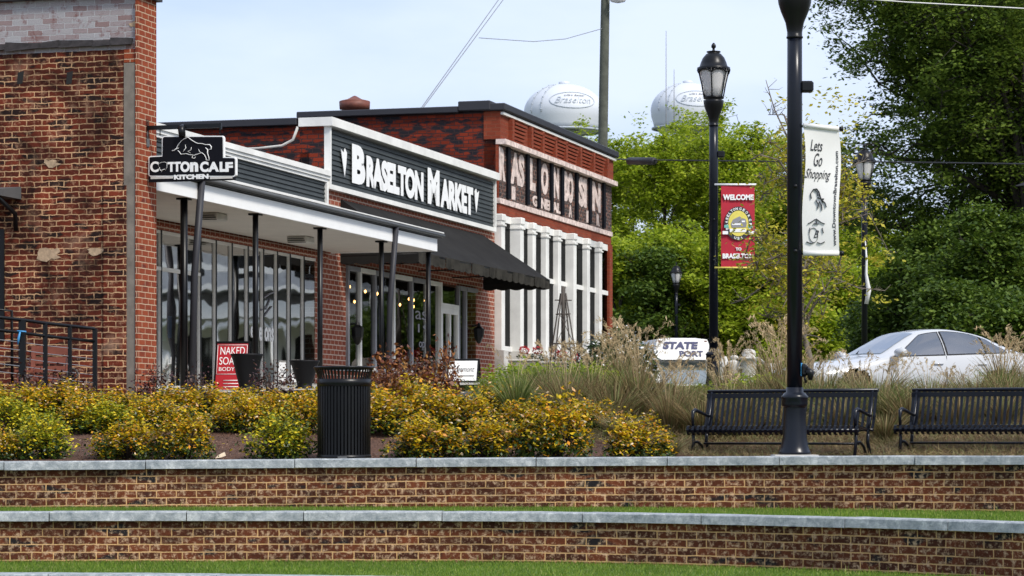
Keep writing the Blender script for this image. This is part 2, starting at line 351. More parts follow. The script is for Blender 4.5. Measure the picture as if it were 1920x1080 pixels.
def quadcloud(name, P, A, B, mat, parent=None, tri=False):
    """P centres, A,B half axes (n,3): rhombic leaves"""
    n = len(P); V = np.empty((n, 4, 3)); V[:, 0] = P-A; V[:, 1] = P-B*.6+A*.1; V[:, 2] = P+A; V[:, 3] = P+B*.6+A*.1
    me = bpy.data.meshes.new(name); me.vertices.add(n*4); me.vertices.foreach_set('co', V.ravel().astype(np.float32))
    me.loops.add(n*4); me.loops.foreach_set('vertex_index', np.arange(n*4, dtype=np.int32))
    me.polygons.add(n); me.polygons.foreach_set('loop_start', np.arange(n, dtype=np.int32)*4); me.polygons.foreach_set('loop_total', np.full(n, 4, dtype=np.int32))
    me.materials.append(mat); me.update(calc_edges=True); me.validate()
    if name is None: return me
    o = bpy.data.objects.new(name, me); COL.objects.link(o)
    if parent is not None: o.parent = parent
    return o
def rdir(rng, n):
    d = rng.normal(size=(n, 3)); return d/np.linalg.norm(d, axis=1)[:, None]
def leaves(name, P, size, mat, parent, rng, up=.5, aspect=.55):
    n = len(P); nr = rdir(rng, n); nr[:, 2] = np.abs(nr[:, 2])+up; nr /= np.linalg.norm(nr, axis=1)[:, None]
    a = np.cross(nr, rdir(rng, n)); a /= np.linalg.norm(a, axis=1)[:, None]+1e-9; b = np.cross(nr, a)
    s = size*rng.uniform(.6, 1.35, n)[:, None]*.5
    return quadcloud(name, P, a*s, b*s*aspect*1.7, mat, parent)
def ribbons(name, segs, mat, parent=None):
    """segs: list of (points, widths) -> flat ribbons facing random"""
    mb = MB()
    for pts, ws, side in segs:
        n = len(mb.v)
        for p, w_ in zip(pts, ws): mb.v.append((p[0]-side[0]*w_, p[1]-side[1]*w_, p[2])); mb.v.append((p[0]+side[0]*w_, p[1]+side[1]*w_, p[2]))
        for i in range(len(pts)-1): mb.face((n+2*i, n+2*i+1, n+2*i+3, n+2*i+2))
    return mb.build(name, mat, parent, recalc=False)
def text(name, s, x0, x1, z0, z1, y, mat, parent, bold=0, shear=0, extr=.004, fn=None, space=1.0, fixh=None):
    cu = bpy.data.curves.new('t', 'FONT'); cu.body = s; cu.size = 1; cu.offset = bold; cu.shear = shear; cu.space_character = space; cu.resolution_u = 4
    ob = bpy.data.objects.new('t', cu); COL.objects.link(ob); bpy.context.view_layer.update()
    me = bpy.data.meshes.new_from_object(ob.evaluated_get(bpy.context.evaluated_depsgraph_get()))
    bpy.data.objects.remove(ob); bpy.data.curves.remove(cu)
    n = len(me.vertices); co = np.empty(n*3); me.vertices.foreach_get('co', co); co = co.reshape(-1, 3)
    mn = co.min(0); mxx = co.max(0)
    X = x0+(co[:, 0]-mn[0])/(mxx[0]-mn[0])*(x1-x0); Z = z0+(co[:, 1]-mn[1])/(mxx[1]-mn[1])*(z1-z0)
    faces = [tuple(p.vertices) for p in me.polygons]; bpy.data.meshes.remove(me)
    mb = MB(); k = n
    f = fn or (lambda a, b_, c_: (a, b_, c_))
    mb.v = [f(X[i], y, Z[i]) for i in range(n)]+[f(X[i], y+extr, Z[i]) for i in range(n)]
    from collections import Counter
    ed = Counter()
    for p in faces:
        for i in range(len(p)): a, b_ = p[i], p[(i+1) % len(p)]; ed[(a, b_)] += 1
    for p in faces: mb.face(p); mb.face([q+k for q in p][::-1])
    for (a, b_) in ed:
        if (b_, a) not in ed: mb.face((b_, a, a+k, b_+k))
    return mb.build(name, mat, parent, recalc=False)
def px(x, y, Y): return Vector(((x-960)/F*Y, Y, (HY-y)/F*Y))
class Frame:
    def __init__(s, o, ang): s.o = Vector(o); s.a = ang; s.ex = Vector((math.cos(ang), math.sin(ang), 0)); s.ey = Vector((-math.sin(ang), math.cos(ang), 0))
    def hit(s, x, y, depth=0):        # picture ray on the plane local y = depth -> local (x, z)
        d = Vector(((x-960)/F, 1, (HY-y)/F)); k = (s.o+s.ey*depth).dot(s.ey)/d.dot(s.ey); p = d*k
        return (p-s.o).dot(s.ex), p.z
    def hitx(s, x, y, at=0):          # plane local x = at -> local (y, z)
        d = Vector(((x-960)/F, 1, (HY-y)/F)); k = (s.o+s.ex*at).dot(s.ex)/d.dot(s.ex); p = d*k
        return (p-s.o).dot(s.ey), p.z
    def w(s, x, y, z): p = s.o+s.ex*x+s.ey*y; return Vector((p.x, p.y, z))
    def root(s, name, label, cat, group=None): return empty(name, (s.o.x, s.o.y, 0), s.a, label, cat, group)

# ------------------------------------------------------------------ terrain
def Yu(X): return 28.5-.055*X*X if X > 0 else 28.5-.004*X*X
def Yl(X): return 26.5-.11*(X+1)**2 if X > -1 else 26.5-.005*(X+1)**2
def Y3(X): return 23.65-.05*(X+4.5)**2 if X > -4.5 else 23.65
def capz(X): return -.245+.007*max(-8, min(8, X))
KS = [0, 1.2, 3.2, 5.5, 9.5, 15.5, 25, 32, 37, 47, 58, 92, 2500]; KZ = [-.03, .01, .27, .50, .76, .93, 1.2, 1.42, 1.45, 1.35, .98, .95, .95]
def zg(X, Y):
    s = Y-Yu(min(X, 9)); 
    if X > .8: s2 = s-1.9*min(1, (X-.8)/1.5)*max(0, 1-max(0, s-6)/10)
    else: s2 = s
    z = float(np.interp(s2, KS, KZ)); return z-.285
def gxx(X): return max(-1, min(1, X))
mb = MB()
xs = list(np.linspace(-26, 12, 77)); ss = list(np.linspace(0, 20, 41))+[24, 28, 34, 42, 55, 75, 110]
for X in xs:
    for s_ in ss: Y = Yu(min(X, 9))+.17+s_; mb.v.append((X, Y, zg(X, Y)+random.Random(int(X*31+Y*77)).uniform(-.012, .012)))
BV = list(mb.v)
def strip(s0, s1, name, mat, label):
    m_ = MB(); m_.v = BV
    for i in range(len(xs)-1):
        for j in range(len(ss)-1):
            if s0 <= ss[j] < s1: a = i*len(ss)+j; m_.face((a, a+len(ss), a+len(ss)+1, a+1), True)
    tag(m_.build(name, mat), label, name.split('_')[-1], kind='structure')
strip(11.5, 14, 'grass_verge', M['ground'], 'worn grass verge between planting bed and street'); strip(14, 28, 'street', M['asphalt'], 'grey asphalt street in front of the shops')
strip(28, 55, 'grass_field', M['ground'], 'rough grass beyond the street'); strip(55, 200, 'car_park', M['asphalt'], 'asphalt parking area before the trees')
for i in range(len(xs)-1):
    for j in range(len(ss)-1):
        if ss[j] >= 11.5: continue
        a = i*len(ss)+j; mb.face((a, a+len(ss), a+len(ss)+1, a+1), True)
tag(mb.build('mulch_bed', M['mulch']), 'brown bark mulch bed rising behind the top seat wall', 'bed', kind='structure')
mb = MB()
mb.grid(lambda u, v: (-26+38*u, Yu(min(-26+38*u, 9))+.17+(Yl(-26+38*u)+.17-Yu(min(-26+38*u, 9))-.17)*v, -.795), 76, 4)
tag(mb.build('grass_terrace', M['lawn']), 'narrow green grass strip between the two brick seat walls', 'grass', kind='structure')
mb = MB(); mb.grid(lambda u, v: (-26+38*u, Y3(-26+38*u)+.1+(Yl(-26+38*u)-Y3(-26+38*u)+.1)*v, -1.27), 76, 4)
tag(mb.build('lawn', M['lawn']), 'green lawn below the lower brick seat wall', 'lawn', kind='structure')
mb = MB(); mb.box(-1500, 1500, -300, 3000, -2.3, -2.2)
for (x0, x1, y0, y1, z) in ((-1500, 1500, 86, 3000, .60), (-1500, -25.5, 20, 75, .3), (11.8, 1500, 20, 86, .72), (-1500, -25.5, 75, 86, .4)):
    mb.box(x0, x1, y0, y1, z-3.5, z)
tag(mb.build('ground', M['ground']), 'wide ground with grass reaching the horizon', 'ground', kind='structure')

# seat walls
def seat_wall(fY, z_cap, zb, x0, x1, label, seed, ch=.092):
    e = empty('seat_wall', (0, 0, 0), 0, label, 'wall', 'curved brick seat walls')
    n = 150; X = np.linspace(x0, x1, n+1); mbw = MB(); uvs = []
    pts = [(x, fY(x)+.03) for x in X]; L = [0]
    for i in range(n): L.append(L[-1]+math.hypot(pts[i+1][0]-pts[i][0], pts[i+1][1]-pts[i][1]))
    for i in range(n+1):
        x, y = pts[i]; mbw.v += [(x, y, zb-.15), (x, y, z_cap(x)-ch), (x, y+.26, z_cap(x)-ch), (x, y+.26, zb-.15)]
    for i in range(n):
        for j in range(3): a = 4*i+j; mbw.face((a, a+4, a+5, a+1))
    ob = mbw.build('brick_face', M['brick_seat'], e, recalc=False)
    ul = ob.data.uv_layers[0]
    for p in ob.data.polygons:
        for li in p.loop_indices:
            vi = ob.data.loops[li].vertex_index; i = vi//4; zz = ob.data.vertices[vi].co.z-z_cap(pts[i][0])+ch
            ul.data[li].uv = (L[i], zz)
    rg = random.Random(seed); s_ = 0; total = L[-1]
    def at(s): x = float(np.interp(s, L, X)); return x
    while s_ < total-.5:
        ln = rg.uniform(1.15, 1.6); e1 = min(total, s_+ln); k = 6; m2 = MB(); dz = rg.uniform(-.003, .003); dy = rg.uniform(-.006, .006)
        row = []
        for q in range(k+1):
            x = at(s_+.005+(e1-s_-.01)*q/k); dx = .02; sl_ = (fY(x+dx)-fY(x-dx))/(2*dx); nl = math.hypot(1, sl_); nx, ny = -sl_/nl, 1/nl
            z = z_cap(x)+dz; y = fY(x)+dy; base = len(m2.v)
            for (o_, h) in ((-.035, -ch), (-.03, -.012), (-.018, 0), (.29, 0), (.30, -.012), (.30, -ch)):
                jit = rg.uniform(-.004, .004) if o_ < 0 else 0
                m2.v.append((x+nx*(o_+jit), y+ny*(o_+jit), z+h+(rg.uniform(-.002, .002) if h == 0 else 0)))
            row.append(base)
        for q in range(k):
            for j in range(6): a, b_ = row[q]+j, row[q]+(j+1) % 6; m2.face((a, b_, b_+6, a+6))
        m2.face([row[0]+j for j in range(6)]); m2.face([row[k]+j for j in range(6)][::-1])
        xc = at((s_+e1)/2)
        m2.build('capstone', M['granite'], e)
        s_ = e1
    return e
seat_wall(Yu, capz, -.795, -16, 11, 'upper curved brick seat wall under the benches and trash can', 3)
seat_wall(Yl, lambda x: -.765, -1.27, -16, 8.5, 'middle curved brick seat wall with green lawn at its foot', 5)
seat_wall(Y3, lambda x: -1.237, -1.7, -14, 4, 'lowest seat wall, only its pale cap showing at bottom left corner', 8)
def blades(name, n, fx, mat, h, label, seed):
    rng = np.random.default_rng(seed); X = rng.uniform(-6.2, 6.2, n); Yv, Z = fx(X, rng.uniform(0, 1, n))
    P = np.stack([X, Yv, Z], 1); hh = h*rng.uniform(.5, 1.3, n)*np.where(rng.uniform(size=n) > .985, 2.2, 1); ln = rng.normal(size=(n, 2))*.35
    A = np.stack([ln[:, 0]*hh, ln[:, 1]*hh, hh], 1)*.5; a = rng.uniform(0, 6.28, n)
    B = np.stack([np.cos(a), np.sin(a), 0*a], 1)*.004
    o = quadcloud(name, P+A, A, B, mat); tag(o, label, 'grass', kind='stuff')
Ylv = np.vectorize(Yl); Yuv = np.vectorize(Yu); Y3v = np.vectorize(Y3)
blades('turf', 90000, lambda X, u: (Y3v(X)+.3+(Ylv(X)-Y3v(X)-.33)*u, np.full(len(X), -1.272)), M['blade'], .035, 'short green grass blades on the lower lawn', 1)
blades('terrace_turf', 90000, lambda X, u: (Ylv(X)+.3+(Yuv(X)-Ylv(X)-.3)*u, np.full(len(X), -.797)), M['blade'], .035, 'short green grass blades between the two seat walls', 2)
rng = np.random.default_rng(5); n = 26000; X = rng.uniform(-6.5, 8, n); S = rng.uniform(.2, 5.5, n)**1.0
P = np.stack([X, Yuv(X)+.17+S, [zg(a, Yu(a)+.17+s_)+.008 for a, s_ in zip(X, S)]], 1)
a = rng.uniform(0, 6.28, n); A = np.stack([np.cos(a), np.sin(a), rng.normal(size=n)*.35], 1)*rng.uniform(.01, .035, n)[:, None]; B = np.stack([-np.sin(a), np.cos(a), rng.normal(size=n)*.3], 1)*.007
tag(quadcloud('mulch_chips', P, A, B, M['chips']), 'loose brown mulch chips and pine straw on the bed', 'mulch', kind='stuff')

# ------------------------------------------------------------------ buildings
ANG = R(74.05)
FA = Frame((-7.45, 38.6, 0), ANG)          # facade line: x along the street, -y towards the street
FS = Frame(FA.w(0, -2.2, 0), ANG-math.pi/2)   # x outwards from the facade, y along the street
def fx(p, y=500, d=0): return FA.hit(p, y, d)[0]

# --- tall brick wall at left
e = FA.root('brick_building', 'tall weathered brick building end with whitewashed band at far left', 'building')
def sy(p, y=400): return FA.hitx(p, y, 0)
yc = -2.2
ztop = FA.hitx(200, -6, 0)[1]; zb1 = FA.hitx(150, 72, 0)[1]; zl0 = FA.hitx(150, 96, 0)[1]
yst0 = sy(255)[0]; yst1 = sy(233)[0]; ypin = sy(196)[0]; ywin = sy(9)[0]
mb = MB(); mb.box(0.0, .6, yst1+.002, 16, -.4, zl0); mb.build('wall', M['brick_old'], e)
mb = MB(); mb.box(0.02, .6, yc, 16, zl0, ztop); mb.build('whitewashed_wall', M['brick_painted'], e)
mb = MB(); mb.box(-.035, 0, sy(238)[0], ypin, -.4, FA.hitx(150, 350, 0)[1]-.0); mb.build('pilaster', M['brick_old'], e)
mb = MB()
rg = random.Random(4); yy = sy(248)[0]
while yy < 15:
    l_ = rg.uniform(.25, .6); mb.hexa([(-.05, yy, zb1-.12), (.0, yy, zb1-.12), (.0, yy+l_, zb1-.12), (-.05, yy+l_, zb1-.12-rg.uniform(0, .04)), (-.02, yy, zb1-rg.uniform(.0, .06)), (.02, yy, zb1-.03), (.02, yy+l_, zb1-.03), (-.02, yy+l_, zb1-rg.uniform(.0, .06))]); yy += l_+.002
mb.build('ledge', M['tar'], e)
mb = MB(); mb.box(-.015, .6, yst0, yst1, -.4, FA.hitx(243, 118, 0)[1]); mb.build('render_strip', M['board'], e)
mb = MB(); mb.box(-.03, .62, yc-.02, yst0-.002, -.4, ztop+.0); mb.box(-.01, .6, yst0-.002, yst1, FA.hitx(243, 117, 0)[1], zl0); mb.build('front_pier', M['brick_pier'], e)
mb = MB(); mb.box(-.07, .68, yc-.09, 16, ztop+.001, ztop+.09); mb.build('coping', M['cap_metal'], e)
for p in (38, 130):
    y_, z_ = sy(p, 145); mb = MB(); mb.hexa([(-.006, y_-.035, z_-.09), (.05, y_-.035, z_-.09), (.05, y_+.05, z_-.1), (-.006, y_+.05, z_-.1), (-.006, y_-.06, z_+.09), (.05, y_-.06, z_+.09), (.05, y_+.035, z_+.07), (-.006, y_+.035, z_+.07)]); mb.build('joist_pocket', M['dark_in'], e)
for p, q, s_ in ((96, 305, .11), (92, 478, .16), (180, 470, .12), (250, 45, .07)):
    y_, z_ = sy(p, q); mb = MB(); rg = random.Random(p); k = 14
    outl = [(y_+s_*1.3*math.cos(6.28*i/k)*rg.uniform(.5, 1.3), z_+s_*.6*math.sin(6.28*i/k)*rg.uniform(.4, 1.3)) for i in range(k)]
    xo = -.008 if q > 100 else .012
    mb.v = [(xo, a_, b_) for a_, b_ in outl]+[(xo+.03, a_, b_) for a_, b_ in outl]; mb.face(range(k)); [mb.face((i, (i+1) % k, k+(i+1) % k, k+i)) for i in range(k)]
    mb.build('plaster_patch', M['plaster'], e)
# window at the left edge and its little hood
wz1 = sy(0, 430)[1]; wz0 = sy(0, 640)[1]
fr = MB(); fr.box(-.03, .04, ywin, ywin+.07, wz0, wz1); fr.box(-.03, .04, ywin+1.1, ywin+1.17, wz0, wz1); fr.box(-.03, .04, ywin+.07, ywin+1.1, wz1-.07, wz1); fr.box(-.03, .04, ywin+.07, ywin+1.1, wz0, wz0+.07); fr.box(-.02, .03, ywin+.07, ywin+1.1, (wz0+wz1)/2, (wz0+wz1)/2+.05)
wo = fr.build('window', M['black_metal'], e)
mb = MB(); mb.box(-.012, -.002, ywin+.07, ywin+1.1, wz0+.07, wz1-.07); mb.build('pane', M['car_glass'], wo)
a0 = sy(40)[0]; az = sy(20, 356)[1]
mb = MB(); mb.hexa([(-.75, a0, az-.14), (-.003, a0, az-.14), (-.003, a0+2.2, az-.14), (-.75, a0+2.2, az-.14), (-.75, a0, az-.06), (-.003, a0, az+.04), (-.003, a0+2.2, az+.04), (-.75, a0+2.2, az-.06)])
hd = mb.build('door_hood', M['grey_flash'], e)
mb = MB(); mb.tube([(-.05, a0+.06, az-.6), (-.08, a0+.06, az-.35), (-.65, a0+.06, az-.15)], .035, 6); mb.build('bracket', M['black_metal'], hd)

# --- low shop with canopy
SOF = 3.56
e = FA.root('canopy_shop', 'low brick shop with grey siding parapet and long white canopy', 'shop building')
tp0, tp1 = 13.35, 13.8
wl = fx(299); zs = .75; zt = 3.39; wr = fx(591)
mb = MB(); mb.box(.6, tp1, 0, .3, zt, 5.0); mb.box(wr, tp1, 0, .3, -.4, zt-.002); mb.box(.6, wr, 0, .25, -.4, zs-.03); mb.box(.6, 4.2, 0, .3, zs-.03, zt-.002)
mb.build('front_wall', M['brick_shop'], e)
mb = MB(); mb.box(.6, tp1, .5, 15, -.4, 4.6); mb.box(.6, tp1, .3, .5, 4.2, 5.0)
mb.build('body', M['dark_in'], e)
# soffit band moulding
mb = MB(); mb.box(.6, tp1, -.09, -.002, 3.40, 3.46); mb.box(.6, tp1, -.05, -.002, 3.462, 3.53); mb.build('brick_band', M['brick_shop'], e)
# lap siding as real boards
def siding(t0, t1, z0, z1, y, parent, h=.105):
    mb = MB(); z = z0
    while z < z1-.01:
        zz = min(z+h, z1); mb.hexa([(t0, y-.035, z), (t1, y-.035, z), (t1, y+.02, z), (t0, y+.02, z), (t0, y-.008, zz), (t1, y-.008, zz), (t1, y+.02, zz), (t0, y+.02, zz)]); z += h
    return mb.build('siding', M['siding'], parent)
siding(.6, tp1-.1, 4.5, 4.93, -.03, e, .085)
mb = MB(); mb.box(.55, tp1-.002, -.16, .34, 5.02, 5.12); mb.box(.6, tp1-.1, -.10, -.005, 4.90, 4.955); mb.box(tp1-.1, tp1-.003, -.10, -.005, 4.42, 5.018); mb.box(.6, tp1-.1, -.10, -.005, 4.42, 4.495); mb.box(.55, tp1-.002, -.13, -.003, 4.96, 5.018)
mb.build('trim', M['white_paint'], e)
mb = MB(); mb.box(.55, tp1-.002, -.10, -.01, 5.0, 5.019); mb.build('drip_edge', M['cap_metal'], e)
# canopy
ct0, ct1 = .62, fx(818, 460, -2.2)
mb = MB(); mb.box(ct0, ct1-.05, -2.16, -.06, SOF-.0, SOF+.03)
k = 0
mb.build('soffit', M['cream_paint'], e)
mb = MB(); mb.box(ct0, ct1, -2.22, -2.165, SOF-.02, SOF+.22); mb.box(ct1-.05, ct1, -2.164, -.06, SOF-.02, SOF+.20)
mb.build('fascia', M['letter_white'], e)
mb = MB(); mb.hexa([(ct0, -2.26, SOF+.24), (ct1+.12, -2.26, SOF+.24), (ct1+.12, -.04, SOF+.24), (ct0, -.04, SOF+.24), (ct0, -2.25, SOF+.31), (ct1+.12, -2.25, SOF+.31), (ct1+.12, -.04, 4.40), (ct0, -.04, 4.40)])
mb.build('canopy_roof', M['grey_flash'], e)
mb = MB(); mb.tube([(ct0, -2.30, SOF+.285), (ct1+.14, -2.30, SOF+.285)], .042, 8, flat=.9); mb.build('gutter', M['grey_flash'], e)
mb = MB(); mb.box(ct0, ct1+.13, -2.32, -2.27, SOF+.331, SOF+.352); mb.build('drip_line', M['white_paint'], e)
for p in (345, 479, 600, 715, 803):
    t_ = fx(p, 500, -2.0); mb = MB(); mb.tube([(t_, -2.0, .2), (t_, -2.0, SOF)], .057 if p == 345 else .048, 10); 
    mb.box(t_-.09, t_+.09, -2.09, -1.91, SOF-.03, SOF-.002)
    po = mb.build('post', M['black_metal'], e)
    if p in (345, 715):
        mb = MB(); mb.tube([(t_, -2.12, .3), (t_+.02, -2.16, 2.4), (t_+.03, -2.275, SOF+.25)], .055, 10); mb.build('downspout', M['cap_metal'], po)
for p, q in ((397, 407), (564, 450)):
    d = Vector(((p-960)/F, 1, (HY-q)/F)); k = (SOF-.06)/d.z; P_ = d*k; x_ = (P_-FA.o).dot(FA.ex); y_ = (P_-FA.o).dot(FA.ey)
    mb = MB(); mb.box(x_-.22, x_+.22, y_-.19, y_+.19, SOF-.12, SOF-.001, .02)
    l_ = mb.build('ceiling_fixture', M['stone'], e)
    mb = MB()
    for s_ in (-1, 0, 1): mb.box(x_-.235, x_-.222, y_-.16+s_*.02, y_+.16, SOF-.085+s_*.035-.004, SOF-.085+s_*.035+.006)
    mb.build('louvre', M['black_metal'], l_)
# windows of the shop
mul = [fx(p) for p in (299, 373, 402, 432, 462, 491, 517, 541, 567, 590)]
mul = [4.2, 4.9]+mul
for i in range(len(mul)-1):
    a_, b_ = mul[i], mul[i+1]; f_ = MB()
    f_.box(a_-.02, a_+.02, -.03, .02, zs, zt); f_.box(b_-.02+.0021, b_+.02-.0419, -.04, .05, zs, zt) if False else None
    f_.box(a_+.021, b_-.021, -.03, .02, zt-.05, zt-.001); f_.box(a_+.021, b_-.021, -.06, .05, zs, zs+.07)
    if i in (1, 2): f_.box(a_+.021, b_-.021, -.04, .05, 2.72, 2.78)
    wo = f_.build('window', [M['white_paint']], e)
    bk = MB(); bk.box(a_-.022, a_+.021, -.042, -.031, zs, zt); bk.build('mullion_cover', M['black_metal'], wo)
    g_ = MB(); g_.poly([(a_+.02, .0, zs+.07), (b_-.02, .0, zs+.07), (b_-.02, .0, zt-.05), (a_+.02, .0, zt-.05)]); g_.build('pane', M['glass_shop'], wo, recalc=False)
x0_, z_ = FA.hit(469, 615); x1_ = FA.hit(476, 615)[0]; text('lettering', 'e', x0_, x1_, FA.hit(470, 633)[1], FA.hit(470, 611)[1], -.012, M['letter_white'], e, bold=.03)
x0_ = FA.hit(485, 615)[0]; x1_ = FA.hit(512, 615)[0]; text('lettering', 'esons', x0_, x1_, FA.hit(500, 640)[1], FA.hit(500, 614)[1], -.012, M['letter_white'], e, bold=.03)
# scroll on the window
mb = MB()
for (q0, q1) in (((492, 560), (512, 548)), ((497, 580), (505, 560)), ((492, 596), (508, 575)), ((488, 582), (500, 575))):
    a_ = FA.hit(*q0); b_ = FA.hit(*q1); mb.tube([(a_[0], -.015, a_[1]), ((a_[0]+b_[0])/2+.05, -.015, (a_[1]+b_[1])/2+.03), (b_[0], -.015, b_[1])], .015, 5)
mb.build('scroll_mark', M['grey_ink'], e)
for p, q, w_, h_, mt in ((307, 590, 8, 50, 'teal'), (318, 592, 7, 42, 'blue_tape')):
    a_ = FA.hit(p, q); b_ = FA.hit(p+w_, q+h_); mb = MB(); mb.box(a_[0], b_[0], .03, .035, b_[1], a_[1]); mb.build('notice', M[mt], e)
# --- market
MT1 = fx(921)
e = FA.root('market_building', 'brick market shop with big white lettered dark sign board above black awning', 'shop building')
mw0, mw1, zt2, zs2 = fx(650), fx(893), 3.37, 1.28
mb = MB(); mb.box(tp1, mw0, 0, .3, -.4, 4.78); mb.box(mw1, MT1+.28, 0, .3, -.2, 4.78); mb.box(mw0, mw1, 0, .3, zt2, 4.78); mb.box(mw0, fx(822), 0, .3, .2, zs2-.02); mb.box(fx(858), mw1, 0, .3, .2, zs2-.02)
mb.build('front_wall', M['brick_shop'], e)
mb = MB(); mb.box(tp1, tp1+.3, .302, 6, 3.6, 5.5); mb.box(tp1, tp1+.3, .0, .5, 5.0, 6.05); mb.build('side_wall', M['brick_corner_side'], e)
mb = MB(); mb.box(tp1+.3, MT1+.28, 5.2, 5.4, -.2, 5.2); mb.box(tp1+.3, MT1+.28, .3, 15, 4.9, 5.15); mb.box(tp1+.32, MT1+.25, .31, 5.19, 1.0, 1.02); mb.box(tp1+.3, tp1+.35, .31, 5.19, .9, 4.9); mb.box(MT1+.2, MT1+.28, .31, 5.19, .9, 4.9)
mb.build('interior', M['dark_in'], e)
mb = MB(); mb.box(tp1-.06, tp1+.36, 1.35, 6.1, 5.50, 5.60); mb.box(tp1-.06, tp1+.36, .5, 3.2, 5.24, 5.36) if False else None
mb.build('side_coping', M['cap_metal'], e)
mb = MB(); mb.tube([(tp1-.05, .52, 6.0), (tp1-.05, .62, 5.75), (tp1-.05, .85, 5.64), (tp1-.05, 1.35, 5.60), (tp1-.05, 2.1, 5.60)], .028, 6); mb.build('flashing', M['stone'], e)
siding(tp1+.08, MT1-.08, 4.88, 5.96, -.05, e, .10)
mb = MB(); mb.box(tp1-.08, MT1+.04, -.20, .5, 6.0, 6.17); mb.box(tp1, tp1+.078, -.13, -.005, 4.78, 5.998); mb.box(MT1-.078, MT1, -.13, -.005, 4.78, 5.998); mb.box(tp1+.08, MT1-.08, -.13, -.005, 4.78, 4.875)
mb.build('trim', M['white_paint'], e)
mb = MB(); mb.box(MT1-.1, MT1+.3, .02, 2, 5.3, 5.5); mb.build('end_parapet', M['board'], e)
lx0, lx1 = fx(659, 300), fx(887, 380)
def L_(p): return FA.hit(p, 330, -.1)[0]
text('lettering', 'B', L_(659), L_(684), 5.02, 5.80, -.115, M['letter_white'], e, bold=.06)
text('lettering', 'RASELTON', L_(686), L_(793), 5.02, 5.66, -.115, M['letter_white'], e, bold=.06, space=.95)
text('lettering', 'M', L_(801), L_(823), 5.02, 5.80, -.115, M['letter_white'], e, bold=.06)
text('lettering', 'ARKET', L_(825), L_(886), 5.02, 5.66, -.115, M['letter_white'], e, bold=.06, space=.95)
for p in (644, 893):
    c_ = L_(p); mb = MB(); sg = 1 if p < 700 else -1
    mb.prism([(c_-.18*sg, 5.62), (c_-.02*sg, 5.56), (c_+.05*sg, 5.66), (c_+.17*sg, 5.58), (c_+.13*sg, 5.36), (c_+.04*sg, 5.10), (c_-.05*sg, 5.30)], -.115, -.105); mb.build('arrow_mark', M['letter_white'], e)
mull = [fx(p) for p in (650, 673, 701, 736, 770, 799, 823, 858, 871, 893)]
for i in range(len(mull)-1):
    a_, b_ = mull[i], mull[i+1]; z0_ = zs2 if i != 6 else 1.08; f_ = MB()
    f_.box(a_-.05, a_+.05, -.05, .02, z0_, zt2); f_.box(a_+.051, b_-.051, -.06, .05, zt2-.09, zt2-.001); 
    if i == 6: continue
    f_.box(a_+.051, b_-.051, -.06, .05, z0_, z0_+.08)
    wo = f_.build('window', M['white_paint'] if i in (1, 3, 5) else M['grey_ink'], e)
    g_ = MB(); g_.poly([(a_+.05, 0, z0_+.08), (b_-.05, 0, z0_+.08), (b_-.05, 0, zt2-.09), (a_+.05, 0, zt2-.09)]); g_.build('pane', M['glass_market'], wo, recalc=False)
a_, b_ = mull[6], mull[7]
f_ = MB(); f_.box(a_-.05, a_+.05, -.07, .06, 1.05, zt2); f_.box(b_-.051, b_+.045, -.07, .06, 1.05, zt2) if False else None
f_.box(a_+.052, a_+.14, -.05, .04, 1.08, 2.82); f_.box(b_-.15, b_-.052, -.05, .04, 1.08, 2.82); f_.box(a_+.14, b_-.15, -.05, .04, 2.7, 2.82); f_.box(a_+.14, b_-.15, -.05, .04, 1.08, 1.3); f_.box((a_+b_)/2-.05, (a_+b_)/2+.05, -.05, .04, 1.3, 2.7); f_.box(a_+.052, b_-.052, -.055, .045, 2.822, 2.92)
do = f_.build('door', M['white_paint'], e)
g_ = MB(); g_.poly([(a_+.14, 0, 1.3), (b_-.15, 0, 1.3), (b_-.15, 0, 2.7), (a_+.14, 0, 2.7)]); g_.poly([(a_+.05, 0, 2.92), (b_-.05, 0, 2.92), (b_-.05, 0, zt2), (a_+.05, 0, zt2)]); g_.build('pane', M['glass_market'], do, recalc=False)
mb = MB(); mb.box((a_+b_)/2-.10, (a_+b_)/2-.07, -.12, -.09, 1.9, 2.2); mb.build('handle', M['black_metal'], do)
rg = random.Random(7)
for i in range(17):
    t_ = mw0+.3+(mw1-mw0-.6)*i/16; y_ = rg.uniform(.5, 2.2); z_ = 3.08-.05*y_+rg.uniform(-.05, .05)
    mb = MB(); mb.lathe([(.006, z_+.04), (.022, z_+.02), (.026, z_), (.008, z_-.03)], t_, y_, 8); mb.build('light_bulb', M['bulb'], e)
for i, (p, q, s_) in enumerate(((778, 590, 'as'), (783, 615, '19'), (785, 648, 'open'))):
    x0_ = FA.hit(p, q)[0]; text('lettering', s_, x0_, x0_+.8, FA.hit(p, q+8)[1], FA.hit(p, q-8)[1], -.012, M['grey_ink'], e)
for p in (666, 894):
    t_, z_ = FA.hit(p, 628, -.12); mb = MB(); mb.lathe([(.02, z_+.28), (.05, z_+.2), (.13, z_+.14), (.11, z_-.05), (.06, z_-.16), (.02, z_-.2)], t_, -.17, 6, smooth=False); mb.tube([(t_, .0, z_+.2), (t_, -.17, z_+.24)], .02, 6); mb.build('wall_lantern', M['black_metal'], e)
